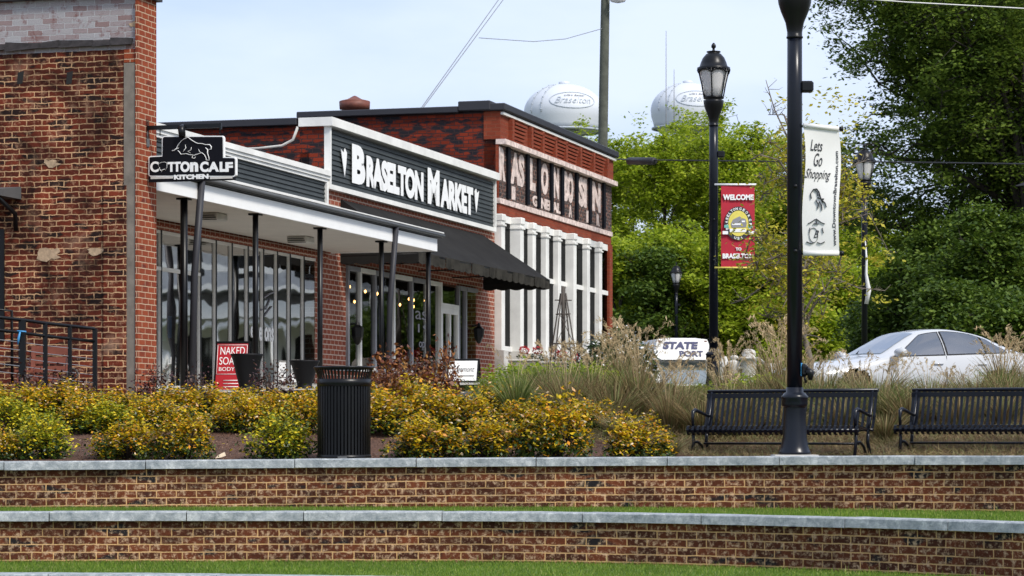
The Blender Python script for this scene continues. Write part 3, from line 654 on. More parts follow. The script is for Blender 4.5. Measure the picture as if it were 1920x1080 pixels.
# awning
A0, A1, AD = fx(638, 400), fx(905, 440), 1.62; azt, azf, azv = 4.66, 3.58, 3.34
e2 = FA.root('awning', 'charcoal canvas awning with scalloped edge over the market windows', 'awning')
mb = MB(); n = 40
def aw(u, v): t_ = A0+(A1-A0)*u; sag = .02*math.sin(u*n*math.pi)**2*math.sin(v*math.pi); return (t_, -.01-AD*v, azt+(azf-azt)*v-sag)
mb.grid(aw, 120, 6)
mb.poly([(A0, -.01, azt), (A0, -.01, azf-.02), (A0, -AD, azf)]); mb.poly([(A1, -.01, azt), (A1, -AD-.01, azf), (A1, -.01, azf-.02)])
mb.build('canvas', M['awning'], e2, recalc=False)
mb = MB(); K = 22
for k in range(K):
    for j in range(6):
        u0 = (k+j/6)/K; u1 = (k+(j+1)/6)/K; h0 = .19+.035*math.sin(math.pi*j/6); h1 = .19+.035*math.sin(math.pi*(j+1)/6)
        x0_ = A0+(A1-A0)*u0; x1_ = A0+(A1-A0)*u1; y_ = -AD-.012-.012*math.sin(k*1.7)
        mb.hexa([(x0_, y_, azf-h0), (x1_, y_, azf-h1), (x1_, y_+.01, azf-h1), (x0_, y_+.01, azf-h0), (x0_, y_, azf+.01), (x1_, y_, azf+.01), (x1_, y_+.01, azf+.01), (x0_, y_+.01, azf+.01)])
mb.build('valance', M['valance'], e2)
for xx in (A0, A1):
    mb = MB(); K = 5
    for k in range(K):
        for j in range(6):
            u0 = (k+j/6)/K; u1 = (k+(j+1)/6)/K; h0 = .19+.035*math.sin(math.pi*j/6); h1 = .19+.035*math.sin(math.pi*(j+1)/6)
            y0_ = -AD*u0-.01; y1_ = -AD*u1-.01
            mb.hexa([(xx-.012, y0_, azf-h0), (xx-.002, y0_, azf-h0), (xx-.002, y1_, azf-h1), (xx-.012, y1_, azf-h1), (xx-.012, y0_, azf+.02), (xx-.002, y0_, azf+.02), (xx-.002, y1_, azf+.02), (xx-.012, y1_, azf+.02)])
    mb.build('side_valance', M['awning'], e2)
mb = MB(); mb.tube([(A0, -AD+.01, azf-.02), (A1, -AD+.01, azf-.02)], .018, 6)
for k in range(5): t_ = A0+(A1-A0)*k/4; mb.tube([(t_, -.02, azf-.05), (t_, -AD+.01, azf-.03)], .016, 6)
mb.build('frame', M['black_metal'], e2)

# --- corner building
C0, C1 = fx(930), fx(1142); ZT = 7.72
e = FA.root('corner_building', 'two storey red brick building with faded painted lettering and tall white windows', 'building')
mb = MB(); mb.box(C0, C0+.3, .01, 16, -.2, 7.66); mb.box(C0+.3, C1-.002, 15.7, 16, -.2, 7.3); mb.box(C1-.3, C1-.002, .3, 15.7, -.2, 7.6)
mb.build('side_wall', M['brick_corner_side'], e)
mb = MB(); mb.box(C0-.02, C1, -.12, .3, 7.02, 7.68); mb.box(C0, C1, -.06, .3, 5.26, 7.02)
mb.box(C1-.35, C1, -.1, .3, -.1, 5.258); mb.box(C0, C0+.02, -.04, .3, -.1, 5.258)
mb.build('front_wall', M['brick_corner_front'], e)
mb = MB(); mb.box(C0+.3, C1-.3, .3, 15.7, 7.2, 7.3); mb.box(C0+.31, C1-.31, 2.6, 2.7, .5, 7.2); mb.build('roof', M['dark_in'], e)
mb = MB(); mb.box(C0-.14, C1+.10, -.26, .42, 7.69, 7.86, .02); mb.box(C0-.16, C0+.45, .1, .9, 7.70, 7.93, .02); mb.box(C0-.14, C0+.42, .9, 5.0, 7.665, 7.82, .02); mb.box(C0-.14, C0+.42, 5.0, 9.2, 7.5, 7.68, .02); mb.box(C0-.14, C0+.42, 9.2, 16, 7.3, 7.48, .02)
mb.build('coping', M['cap_metal'], e)
mb = MB(); mb.box(C0-.03, C1+.02, -.20, -.125, 7.60, 7.66); mb.build('cornice_line', M['white_paint'], e)
# painted sign band: black ground, white borders, brick ribs black with painted shadow, corbels
nb = 8; pit = (C1-C0)/nb
mb = MB(); mb.box(C0+.05, C1-.02, -.075, -.061, 5.62, 6.9); mb.build('painted_panel', M['black_brick'], e)
rb = MB()
for k in range(1, nb+1):
    t_ = C0+.12+k*(C1-C0-.3)/nb if k == 0 else FA.hit([953, 989, 1010, 1034, 1054, 1081, 1106, 1132][k-1], 330, -.1)[0]
    m_ = MB(); m_.box(t_-.11, t_+.11, -.135, -.076, 5.66, 6.90); m_.build('rib', M['black'], e)
    for z_ in range(6):
        if k < nb: m2 = rb; t2 = t_+.2; rb.box(t2, t2+pit-.35, -.125-.02*z_*.9-.02, -.12, 7.04+z_*.085, 7.04+z_*.085+.055)
    m_ = MB(); m_.box(t_-.08, t_+.08, -.235, -.121, 7.03, 7.56); m_.build('corbel_pier', M['brick_corner_front'], e)
rb.box(C0+.05, C1-.02, -.1245, -.1205, 7.03, 7.57); rb.build('corbel_courses', M['brick_corner_front'], e)
mb = MB(); mb.box(C0-.02, C1+.01, -.245, -.0, 6.90, 7.02); mb.box(C0-.02, C1+.01, -.10, -.0, 5.50, 5.625)
mb.build('painted_border', M['ghost_white'], e)
FLs = [('R', 938, 949), ('AS', 959, 984), ('L', 995, 1005), ('O', 1016, 1029), ('N', 1039, 1049), ('BO', 1059, 1076), ('SI', 1086, 1101), ('N', 1112, 1127)]
for s_, p0, p1 in FLs:
    text('lettering', s_, FA.hit(p0, 330, -.1)[0], FA.hit(p1, 330, -.1)[0], 6.05, 6.84, -.088, M['ghost_white'], e, bold=.06, extr=.02)
text('lettering', 'GENERAL', FA.hit(1000, 380, -.1)[0], FA.hit(1052, 380, -.1)[0], 5.68, 5.95, -.088, M['ghost_white'], e, bold=.05, extr=.02)
for s_, p in (('I', 961), ('A', 1068), ('I', 1101), ('R', 1120)):
    x_ = FA.hit(p, 400, -.1)[0]; text('lettering', s_, x_, x_+.3, 5.68, 6.0, -.088, M['ghost_white'], e, bold=.05, extr=.02)
# tall windows between white pilasters
pil = [927, 953, 986, 1011, 1034, 1057, 1089, 1112]; pw = [946, 984, 1004, 1030, 1052, 1083, 1107, 1128]
zb = 2.0
for k in range(8):
    near = FA.hit(pil[k]+2, 500, 0)[0]; nxt = FA.hit(pil[k+1]+2, 500, 0)[0] if k < 7 else C1-.35
    dpt = {1: .30, 5: .26}.get(k, .17)
    near = FA.hit(pil[k]+1, 500, 0)[0]
    m_ = MB(); m_.box(near, near+.28, -dpt, .1, zb, 5.12, .01); m_.box(near-.012, near+.292, -dpt-.03, .1, 5.07, 5.24, .02); m_.box(near-.02, near+.30, -dpt-.03, .1, 4.96, 5.0)
    m_.build('pilaster', M['white_paint'], e)
    m_ = MB(); m_.box(near-.04, near+.36, -dpt-.06, .1, .8, zb-.002); m_.build('plinth', M['stone'], e)
    f_ = MB(); f_.box(near+.281, nxt-.001, -.06, .1, 3.85, 3.97); f_.box(near+.281, nxt-.001, -.08, .1, zb, zb+.12); f_.box(near+.281, nxt-.001, -.05, .1, 5.08, 5.25); f_.box(near+.281, near+.31, -.045, .1, zb+.121, 3.849); f_.box(near+.281, near+.31, -.045, .1, 3.971, 5.079)
    wo = f_.build('window', M['white_paint'], e)
    g_ = MB(); g_.poly([(near+.28, -.03, zb+.1), (nxt, -.03, zb+.1), (nxt, -.03, 5.1), (near+.28, -.03, 5.1)]); g_.build('pane', M['glass_corner'], wo, recalc=False)
mb = MB(); mb.box(C0+.03, C1-.35, .0, .3, .5, zb-.01); mb.build('base_wall', M['stone'], e)
# roof ventilator (stands on the roof)
P_ = px(665, 212, 70.5)
e = empty('roof_ventilator', (P_.x, P_.y, 7.29), 0, 'round rusty metal ventilator with pointed cap on the flat roof', 'roof vent')
d_ = P_.z-7.29
mb = MB(); mb.lathe([(.28, 0), (.28, d_+.08), (.40, d_+.1), (.41, d_+.3), (.38, d_+.3)], seg=20); mb.build('drum', M['rust'], e)
mb = MB(); mb.lathe([(.41, d_+.285), (.40, d_+.31), (.2, d_+.36), (.04, d_+.45), (.005, d_+.46)], seg=20); mb.build('cap', M['rust'], e)
# sidewalk along the fronts
mb = MB(); mb.grid(lambda u, v: tuple(FA.w(.7+u*38, -.02-3.2*v, 0)), 38, 2); mb.v = [(x, y, zg(x, y)+.12) for x, y, z in mb.v]
tag(mb.build('pavement', M['concrete']), 'concrete pavement in front of the shops', 'pavement', kind='structure')

# ------------------------------------------------------------------ hanging sign
FG = Frame(FA.w(.3, -2.2, 0), ANG-math.pi/2)
e = FG.root('hanging_sign', 'black hanging sign with white bull outline, lettered for a kitchen', 'sign')
def H_(p, q): return FG.hit(p, q)
def C_(a, b): return FG.hit(270+a/8.305, 220+b/8.305)
bx0, bz0 = H_(281, 338); bx1, bz1 = H_(445, 338)
def outline(gr):
    pts = [C_(x, y) for x, y in ((85, 905), (85, 625), (110, 605), (290, 600), (292, 320), (325, 290), (1235, 290), (1255, 320), (1255, 620), (1420, 620), (1445, 650), (1445, 900), (1410, 930), (110, 925))]
    cx = sum(p[0] for p in pts)/len(pts); cz = sum(p[1] for p in pts)/len(pts)
    return pts if not gr else [(x+(-gr if x < cx-.3 else (gr if x > cx+.3 else 0)), z) for x, z in pts]
P0_ = outline(0)
def inset(P_, d):
    n = len(P_); o = []
    for i in range(n):
        a = Vector(P_[i-1]); b = Vector(P_[i]); c = Vector(P_[(i+1) % n]); d1 = (b-a).normalized(); d2 = (c-b).normalized()
        n1 = Vector((d1.y, -d1.x)); n2 = Vector((d2.y, -d2.x)); k = (n1+n2); k = k/max(.5, k.length)*1.0; o.append((b.x+k.x*d, b.y+k.y*d))
    return o
mb = MB(); mb.prism(P0_, -.03, .03); mb.build('border', M['letter_white'], e)
mb = MB(); mb.prism(inset(P0_, .018), -.036, -.0305); mb.build('face', M['black'], e)
a = C_(85, 925); b_ = C_(1420, 975)
mb = MB(); mb.box(a[0], b_[0], -.028, .028, b_[1], a[1]-.002); mb.build('lower_bar', M['black'], e)
m2 = MB(); q0 = C_(118, 965); q1 = C_(468, 920); m2.box(q0[0], q1[0], -.034, -.0285, q0[1], q1[1]); q0 = C_(1040, 965); q1 = C_(1390, 920); m2.box(q0[0], q1[0], -.034, -.0285, q0[1], q1[1]); m2.build('lower_trim', M['stone'], e)
def tx(s, x0, x1, y0, y1, bold, **k): a = C_(x0, y1); b_ = C_(x1, y0); text('lettering', s, a[0], b_[0], a[1], b_[1], -.044, M['letter_white'], e, bold=bold, extr=.008, **k)
tx('C', 115, 245, 690, 860, .03); tx('TT', 385, 590, 695, 855, .04, space=.8); tx('O', 585, 730, 690, 860, .05); tx('n', 735, 860, 700, 855, .05)
tx('C', 890, 1020, 690, 860, .05); tx('A', 1015, 1185, 695, 855, .05); tx('L', 1195, 1285, 695, 855, .07); tx('F', 1285, 1400, 700, 855, .05); tx('KITCHEN', 485, 1020, 885, 975, .05)
def stroke(pts, r, name='outline_mark'):
    mb = MB(); mb.tube([(C_(x, y)[0], -.041, C_(x, y)[1]) for x, y in pts], [ri*.0009 for ri in r] if isinstance(r, list) else r*.0009, 6, flat=.6); mb.build(name, M['letter_white'], e)
stroke([(455, 525), (490, 520), (530, 480), (545, 440), (600, 370), (650, 335), (705, 315), (740, 345), (790, 380), (850, 410), (930, 415), (975, 430), (1040, 430), (1065, 460), (1065, 500), (1030, 505)], [16, 11, 9, 9, 9, 9, 9, 10, 10, 10, 9, 9, 13, 13, 12, 8])
stroke([(545, 520), (570, 545), (595, 580), (640, 575), (680, 570), (720, 585), (800, 595), (860, 575), (920, 555), (960, 590), (985, 640), (985, 670), (1035, 670), (1025, 620), (1005, 560), (1010, 510), (975, 475)], [8, 9, 10, 7, 8, 8, 9, 9, 8, 8, 8, 9, 9, 9, 12, 14, 8])
stroke([(660, 430), (670, 480), (640, 520), (625, 540)], [4, 9, 8, 5]); stroke([(755, 470), (750, 510), (700, 535), (740, 560)], [4, 8, 9, 5]); stroke([(480, 520), (520, 500), (560, 480)], [8, 7, 4]); stroke([(775, 600), (765, 635), (800, 645), (820, 620)], [5, 8, 8, 5]); stroke([(865, 500), (885, 540), (905, 550)], [4, 7, 5])
stroke([(245, 770), (240, 730), (290, 705), (340, 700), (375, 715), (375, 780), (350, 835)], [4, 5, 5, 5, 5, 4, 4], 'letter_mark'); stroke([(255, 780), (275, 835), (330, 815), (345, 810)], [5, 9, 9, 4], 'letter_mark'); stroke([(285, 860), (300, 830)], [4, 5], 'letter_mark')
a = H_(278, 240); b_ = H_(415, 240)
mb = MB(); mb.box(-.01, b_[0], -.02, .02, a[1]-.03, a[1]+.03); mb.box(-.015, .02, -.06, .06, a[1]-.2, a[1]+.12); mb.box(b_[0]-.02, b_[0]+.003, -.025, .025, a[1]-.05, a[1]+.035)
for p in (300, 412): 
    x_ = H_(p, 250)[0]; mb.tube([(x_, 0, C_(0, 295)[1]-(.36 if p == 300 else .35)*0), (x_, 0, a[1])], .008, 5)
mb.build('bracket', M['black_metal'], e)
x_, z_ = H_(344, 246); mb = MB(); mb.tube([(x_, 0, z_+.09), (x_-.01, -.05, z_+.04), (x_+.015, -.08, z_-.08)], [.02, .055, .05], 10); mb.build('spotlight', M['black_metal'], e)
x_, z_ = H_(283, 268); mb = MB(); mb.box(.0, .04, -.04, .04, z_-.06, z_+.06, .008); mb.tube([(.02, 0, z_+.06), (.01, 0, z_+.2)], .012, 5); mb.build('junction_box', M['grey_flash'], e)

# ------------------------------------------------------------------ street lamps
def lamp_post(loc, neck, base_z, label, rod=None, extras=True):
    e = empty('street_lamp', loc, 0, label, 'street lamp', 'black street lamps')
    H = neck
    mb = MB(); mb.lathe([(.082, .62), (.082, H-.75), (.08, H-.1)], seg=16); mb.build('pole', M['bench_metal'], e)
    mb = MB(); mb.lathe([(.175, 0), (.177, .02), (.166, .035), (.148, .09), (.133, .18), (.124, .32), (.116, .5), (.118, .515), (.136, .52), (.142, .545), (.137, .59), (.144, .6), (.148, .625), (.130, .64), (.118, .66), (.094, .67), (.092, .72), (.082, .722)], seg=24); mb.build('base', M['bench_metal'], e)
    mb = MB(); mb.lathe([(.082, H-.17), (.09, H-.165), (.09, H-.15), (.082, H-.145), (.082, H-.1), (.10, H), (.15, H+.12), (.175, H+.2), (.185, H+.27), (.185, H+.3), (.12, H+.31), (.19, H+.335), (.19, H+.37), (.12, H+.375)], seg=20); mb.build('cup', M['black_metal'], e)
    mb = MB(); mb.lathe([(.13, H+.37), (.15, H+.376), (.20, H+.55), (.265, H+.83)], seg=20, caps=False); mb.build('globe', M['lantern_glass'], e)
    mb = MB(); mb.lathe([(.30, H+.84), (.305, H+.90), (.26, H+.92), (.235, H+1.0), (.20, H+1.08), (.14, H+1.15), (.10, H+1.17), (.13, H+1.185), (.13, H+1.2), (.03, H+1.205), (.02, H+1.25), (.045, H+1.28), (.04, H+1.32), (.012, H+1.36)], seg=24); mb.build('hood', M['black_metal'], e)
    mb = MB()
    for k in range(6):
        a = k*math.pi/3+.3; c, s = math.cos(a), math.sin(a)
        mb.tube([(c*.19, s*.19, H+.36), (c*.235, s*.235, H+.6), (c*.305, s*.305, H+.87)], .014, 6)
        for q in range(4):
            a1 = a+q*math.pi/12; a2 = a+(q+1)*math.pi/12; d = lambda t: .07*math.sin(t*math.pi)
            mb.tube([(math.cos(a1)*.295, math.sin(a1)*.295, H+.80+d(q/4)), (math.cos(a2)*.295, math.sin(a2)*.295, H+.80+d((q+1)/4))], .016, 5)
    mb.build('cage', M['black_metal'], e)
    if extras:
        mb = MB(); mb.box(.06, .20, -.06, .06, H-.75, H-.63, .02); mb.build('outlet_box', M['black_metal'], e)
        for z in (H*.47, H*.62):
            mb = MB(); mb.lathe([(.0, -.02), (.02, -.015), (.02, .015), (.0, .02)], seg=8); mb.v = [(x-.0, y-.085, zz+z) for x, y, zz in mb.v]; mb.build('bolt', M['black_metal'], e)
    return e
YL1 = 28.75
P1 = px(1490, 852, YL1)
fo = MB(); fo.box(P1.x-.24, P1.x+.24, P1.y-.22, P1.y+.24, -.5, P1.z-.003, .01)
tag(fo.build('lamp_footing', M['concrete']), 'pale concrete footing under the nearest lamp post', 'footing')
N1 = 4.42-P1.z
L1 = lamp_post(P1, N1+.02, 0, 'tall nearest black lamp post rising in front of the left bench, head out of frame')
mb = MB(); mb.box(.05, .14, -.07, .07, .735+.10, .735+.24, .03); mb.tube([(.12, -.03, .90), (.17, -.05, .87), (.165, -.05, .80)], [.05, .045, .02], 8); mb.tube([(.1, -.04, .85), (.115, -.055, .77)], .014, 6); mb.build('outlet_cover', M['black_metal'], L1)
mb = MB(); z_ = px(0, 705, YL1).z-P1.z; mb.box(.045, .088, -.062, .0, z_-.0, z_+.15) if False else mb.lathe([(.0855, z_), (.0855, z_+.14)], seg=16, caps=False); 
mb.v = [v for v in mb.v]; mb.f = [f for i, f in enumerate(mb.f) if i in (14, 15)]; mb.sm = [True]*2; mb.mi = [0]*2; mb.build('tape', M['blue_tape'], L1)
def lampat(x, yneck, Y, label):
    g = zg((x-960)/F*Y, Y)+.05; P = px(x, 0, Y); P.z = g; return lamp_post(P, (HY-yneck)/F*Y-g, g, label)
L2 = lampat(1338, 219, 49, 'black lamp post with clear lantern carrying the red banner')
L3 = lampat(1621, 362, 73, 'distant lamp post right of the white banner, white cloth on its pole')
L4 = lampat(1268, 545, 128, 'small far black lamp post standing alone against the green trees')
# ------------------------------------------------------------------ banners
def banner(root, loc, w, h, mat, fdef, th=.004):
    mb = MB(); nu, nv = 14, 40
    mb.grid(lambda u, v: fdef(u*w, 0, v*h), nu, nv); mb.grid(lambda u, v: fdef(u*w, th, v*h), nu, nv)
    return mb.build('cloth', mat, root, recalc=False)
BY = YL1-.0
z1 = px(0, 236, BY).z; z0 = px(0, 476, BY).z; bw = .385; bh = z1-z0
e = empty('banner', (px(1503, 0, BY).x, BY, z0), 0, 'white shopping banner with black script hung on the nearest lamp post', 'banner')
def fdw(x, y, z):
    v = z/bh; return (x+.05*math.sin(v*math.pi*1.0+.0)*(1 if v < 1 else 1)*.55-.0+.022*math.sin(v*6.3+2.6), y-.05-.045*math.sin(v*5.2+.5)*(x/bw), z-.035*(x/bw)*(v)+.0)
banner(e, None, bw, bh, M['white_cloth'], fdw)
for z_ in (0, bh):
    mb = MB(); p_ = fdw(0, 0, z_); q_ = fdw(bw, 0, z_); mb.tube([(-.06, 0, p_[2]+.0), (q_[0]+.02, q_[1]+.01, q_[2])], .012, 8); mb.tube([(q_[0]+.01, q_[1]+.01, q_[2]), (q_[0]+.05, q_[1]+.01, q_[2])], .026, 8); mb.build('rod', M['black_metal'], e)
    mb = MB(); mb.tube([(p_[0], p_[1], p_[2]), (q_[0], q_[1], q_[2])], .026, 10); mb.build('sleeve', M['white_cloth'], e)
def bt(s, c0, c1, r0, r1, **k):   # crop coords 4x from (1490,220)
    cv = lambda c: (1490+c/4-1507)/F*BY-.0
    zz = lambda r: px(0, 220+r/4, BY).z-z0
    fn = lambda x, y, z: fdw(x, y, z)
    text('lettering', s, cv(c0), cv(c1), zz(r1), zz(r0), -.006, M['ink'], e, fn=fn, extr=.004, **k)
bt('Lets', 105, 200, 165, 250, shear=.45, bold=.004); bt('Go', 130, 195, 265, 365, shear=.45, bold=.004); bt('Shopping', 70, 262, 385, 480, shear=.45, bold=.002)
def bstroke(pts, rad, name):
    mb = MB(); cv = lambda c: (1490+c/4-1507)/F*BY; zz = lambda r: px(0, 220+r/4, BY).z-z0
    for p, r_ in zip(pts, rad): mb.tube([fdw(cv(c), -.006, zz(r)) for c, r in p], r_, 6, flat=.35)
    return mb.build(name, M['ink'], e)
bstroke([[(130, 610), (122, 575), (140, 540), (165, 535), (185, 560), (190, 590)], [(185, 560), (200, 600), (215, 640)], [(150, 545), (170, 560), (178, 590)]], [.016, .012, .012], 'flourish_mark')
bstroke([[(165, 620), (185, 650), (182, 685)], [(190, 630), (210, 660), (213, 695)], [(210, 620), (235, 640), (245, 670)], [(175, 600), (200, 610), (225, 610)]], [.016]*4, 'leaf_mark')
bstroke([[(150+32*math.cos(t_/3), 885+55*math.sin(t_/3)) for t_ in range(20)]], [.005], 'crest_ring')
bstroke([[(165, 765), (130, 790), (110, 800)], [(175, 765), (210, 790), (235, 800)], [(172, 760), (172, 800)], [(95, 935), (130, 950), (150, 940)], [(230, 935), (200, 950), (175, 940)], [(150, 800), (190, 800)], [(125, 830), (118, 870)], [(215, 830), (222, 870)]], [.012]*8, 'crest_scroll')
bt('B', 150, 190, 850, 905, shear=.5)
# vertical web line
fnv = lambda x, y, z: fdw(bw-.055+ (z-bh/2)*0, y, z)
cu = 'www.DowntownBraselton.com'
mbt = text('lettering', cu, 0, bh*.76, 0, .034, -.006, M['ink'], e, bold=.012, extr=.004)
for v_ in mbt.data.vertices:
    x, y, z = v_.co; q_ = fdw(bw-.03-z, y, x+bh*.06); v_.co = q_
# red banner
RY = 48.9
z1 = px(0, 346, RY).z; z0 = px(0, 502, RY).z; bh2 = z1-z0; bw2 = px(1415, 0, RY).x-px(1352, 0, RY).x
e = empty('banner', (px(1352, 0, RY).x, RY, z0), 0, 'red welcome banner with round town seal hung on a lamp post', 'banner')
fdr = lambda x, y, z: (x, y-.02*math.sin(z*3)*x/bw2, z)
banner(e, None, bw2, bh2, M['red_cloth'], fdr)
for z_, x0_ in ((0, -.12), (bh2, -.12)): mb = MB(); mb.tube([(x0_, 0, z_), (bw2+.03, 0, z_)], .018, 8); mb.build('rod', M['letter_white'] if z_ else M['gold'], e)
def rt(s, c0, c1, r0, r1, m='letter_white', **k):  # 6x crop from (1340,330)
    cv = lambda c: px(1340+c/6, 0, RY).x-px(1352, 0, RY).x; zz = lambda r: px(0, 330+r/6, RY).z-z0
    text('lettering', s, cv(c0), cv(c1), zz(r1), zz(r0), -.03, M[m], e, extr=.02, **k)
rt('WELCOME', 92, 438, 208, 272, bold=.05); rt('TO', 235, 300, 805, 840, bold=.04); rt('BRASELTON', 88, 435, 872, 930, bold=.05)
cx_, cz_ = px(1340+265/6, 0, RY).x-px(1352, 0, RY).x, px(0, 330+535/6, RY).z-z0
def disc(rx, rz, y, m, name):
    mb = MB(); mb.prism([(cx_+rx*math.cos(t_*math.pi/16), cz_+rz*math.sin(t_*math.pi/16)) for t_ in range(32)], y, y+.006); mb.build(name, M[m], e)
disc(.255, .31, -.035, 'ink', 'seal_ring'); disc(.185, .235, -.042, 'gold', 'seal_field')
for ch, a in list(zip('BRASELTON', np.linspace(200, 98, 9)))+list(zip('GEORGIA', np.linspace(80, -20, 7)))+list(zip('USA', (255, 270, 285))):
    aa = math.radians(a); X = cx_+.22*math.cos(aa); Z = cz_+.272*math.sin(aa); ro = aa-math.pi/2 if a < 240 else aa+math.pi/2
    fn = lambda x, y, z: (X+x*math.cos(ro)-z*math.sin(ro), y, Z+x*math.sin(ro)+z*math.cos(ro))
    text('lettering', ch, -.02, .02, -.024, .024, -.044, M['letter_white'], e, fn=fn, bold=.03, extr=.01)
mb = MB(); mb.prism([(cx_-.14, cz_-.01), (cx_-.10, cz_+.07), (cx_-.02, cz_+.11), (cx_+.02, cz_+.13), (cx_+.06, cz_+.10), (cx_+.13, cz_+.08), (cx_+.15, cz_+.0), (cx_+.14, cz_-.07), (cx_-.12, cz_-.08)], -.048, -.043); mb.build('seal_house', M['grey_ink'], e)
mb = MB(); mb.box(cx_-.12, cx_+.05, -.052, -.0485, cz_-.03, cz_+.0); mb.box(cx_+.06, cx_+.12, -.052, -.0485, cz_+.02, cz_+.05); mb.box(cx_-.16, cx_+.14, -.05, -.043, cz_-.16, cz_-.10); mb.build('seal_ribbon', M['letter_white'], e)
for s_ in (-1, 1): mb = MB(); mb.box(cx_+s_*.22-.04, cx_+s_*.22+.04, -.05, -.036, cz_-.08, cz_-.03); mb.build('seal_leaf', M['teal'], e); mb = MB(); mb.box(cx_+s_*.24-.05, cx_+s_*.24+.05, -.05, -.036, cz_-.20, cz_-.14); mb.build('ribbon_end', M['letter_white'], e)
# furled white cloth on third lamp
a = px(1622, 452, 72.8); b_ = px(1624, 570, 72.8)
mb = MB(); mb.tube([(a.x, a.y-.06, a.z), (a.x+.03, a.y-.08, a.z-.5), (a.x+.02, a.y-.08, a.z-.9), (a.x+.09, a.y-.09, a.z-1.35), (b_.x, b_.y-.06, b_.z)], [.02, .05, .06, .11, .09], 8, flat=.6)
tag(mb.build('furled_banner', M['white_cloth']), 'narrow white furled cloth hanging down the pole of a distant lamp', 'banner')

# ------------------------------------------------------------------ benches
def bench_parts(e, Lb=2.2):
    M_ = M['bench_metal']; h = Lb/2; n = 33
    # profile of seat+back strap, y toward front negative
    prof = [(-.275, .325), (-.305, .34), (-.318, .385), (-.30, .43), (-.26, .435), (0, .40), (.10, .39), (.14, .41), (.17, .47), (.26, .83), (.27, .86), (.29, .865), (.305, .85)]
    for i in range(n):
        x = -h+.02+(Lb-.04)*i/(n-1); mb = MB()
        w_ = .0158; k = len(prof); base = len(mb.v)
        for (y, z) in prof: mb.v += [(x-w_, y, z), (x+w_, y, z)]
        for (y, z) in prof:
            pass
        off = len(mb.v)
        for j, (y, z) in enumerate(prof):
            a = Vector(prof[max(j-1, 0)]); b = Vector(prof[min(j+1, k-1)]); t_ = (b-a).normalized(); nn = (t_.y, -t_.x); mb.v += [(x-w_, y+nn[0]*.011, z+nn[1]*.011), (x+w_, y+nn[0]*.011, z+nn[1]*.011)]
        for j in range(k-1):
            a = 2*j; mb.face((a, a+2, a+3, a+1)); b = off+2*j; mb.face((b, b+1, b+3, b+2)); mb.face((a, b, b+2, a+2)); mb.face((a+1, a+3, b+3, b+1))
        mb.face((0, 1, off+1, off)); mb.face((2*k-2, off+2*k-2, off+2*k-1, 2*k-1))
        mb.build('slat', M_, e)
    mb = MB(); mb.tube([(-h, -.288, .378), (h, -.288, .378)], .024, 8); mb.build('front_rail', M_, e)
    mb = MB(); mb.tube([(-h, .27, .845), (h, .27, .845)], .021, 8); mb.box(-h, h, .235, .245, .765, .82); mb.build('back_rail', M_, e)
    mb = MB(); mb.tube([(-h, .12, .385), (h, .12, .385)], .018, 8); mb.build('rear_rail', M_, e)
    mb = MB(); mb.tube([(-h+.1, -.04, .225), (h-.1, -.04, .225)], .014, 8); mb.build('stretcher', M_, e)
    for s in (-1, 1):
        x = s*(h-.06)
        mb = MB(); mb.tube([(x, -.24, .39), (x, -.23, .25), (x, -.29, 0)], [.02, .02, .022], 8); mb.tube([(x, -.235, .24), (x, -.13, .245), (x, -.02, .20), (x, .06, .10)], .017, 8); mb.build('leg', M_, e)
        mb = MB(); mb.tube([(x, .12, .39), (x, .10, .25), (x, .22, 0)], [.02, .021, .022], 8); mb.build('leg', M_, e)
        mb = MB(); mb.tube([(x, -.24, .40), (x-.0, -.255, .52), (x, -.245, .595), (x, -.19, .62), (x, -.1, .605), (x, .20, .545)], [.018, .018, .024, .025, .022, .018], 8); mb.build('armrest', M_, e)
        mb = MB(); mb.tube([(x, .12, .39), (x, .17, .5), (x, .26, .84)], .018, 8); mb.build('back_post', M_, e)
def bench_at(pc, Yc, zt, lab):
    e = empty('park_bench', ((pc-960)/F*Yc, Yc, zt-.86), R(-31), lab, 'bench', 'black slatted benches'); return e
b1 = bench_at(1466, 31.2, px(0, 730, 31.2).z, 'black metal slat bench standing behind the nearest lamp post'); bench_parts(b1)
b2 = copy_thing(b1); b2.location = ((1862-960)/F*30.6, 30.6, px(0, 727, 30.6).z-.86); b2['label'] = 'black metal slat bench at right, cut off by the picture edge'
# ------------------------------------------------------------------ trash can
tp = px(645, 856, 29.25); e = empty('trash_can', (tp.x, tp.y, -.275), 0, 'black slatted metal trash can with flared rim at the wall', 'trash can')
mb = MB(); mb.box(-.42, .42, -.36, .42, -.04, .006); fo = mb.build('trash_can_footing', M['concrete']); fo.location = (tp.x+.02, tp.y, -.276); tag(fo, 'pale concrete pad under the black trash can', 'footing')
hh = px(0, 688, 29.25).z+.275
mb = MB(); mb.lathe([(.24, .03), (.262, .031), (.262, hh-.16), (.25, hh-.15)], seg=32); mb.build('liner', M['plastic'], e)
mb = MB()
for k in range(48):
    a = 2*math.pi*k/48; c, s = math.cos(a), math.sin(a)
    pr = [(.292, .05), (.292, hh-.19), (.292, hh-.12), (.300, hh-.08), (.322, hh-.02)]
    n = len(mb.v)
    for r_, z in pr:
        w_ = .0115
        for rr, ww in ((r_-.006, -w_), (r_, -w_), (r_, w_), (r_-.006, w_)): mb.v.append((c*rr-s*ww, s*rr+c*ww, z))
    for j in range(len(pr)-1):
        for q in range(4): a_ = n+4*j+q; b_ = n+4*j+(q+1) % 4; mb.face((a_, b_, b_+4, a_+4))
sl_ = mb.build('slats', M['black_metal'], e)
mb = MB(); mb.lathe([(.275, 0), (.300, .002), (.300, .055), (.275, .056)], seg=40, caps=True); mb.build('base_ring', M['black_metal'], e)
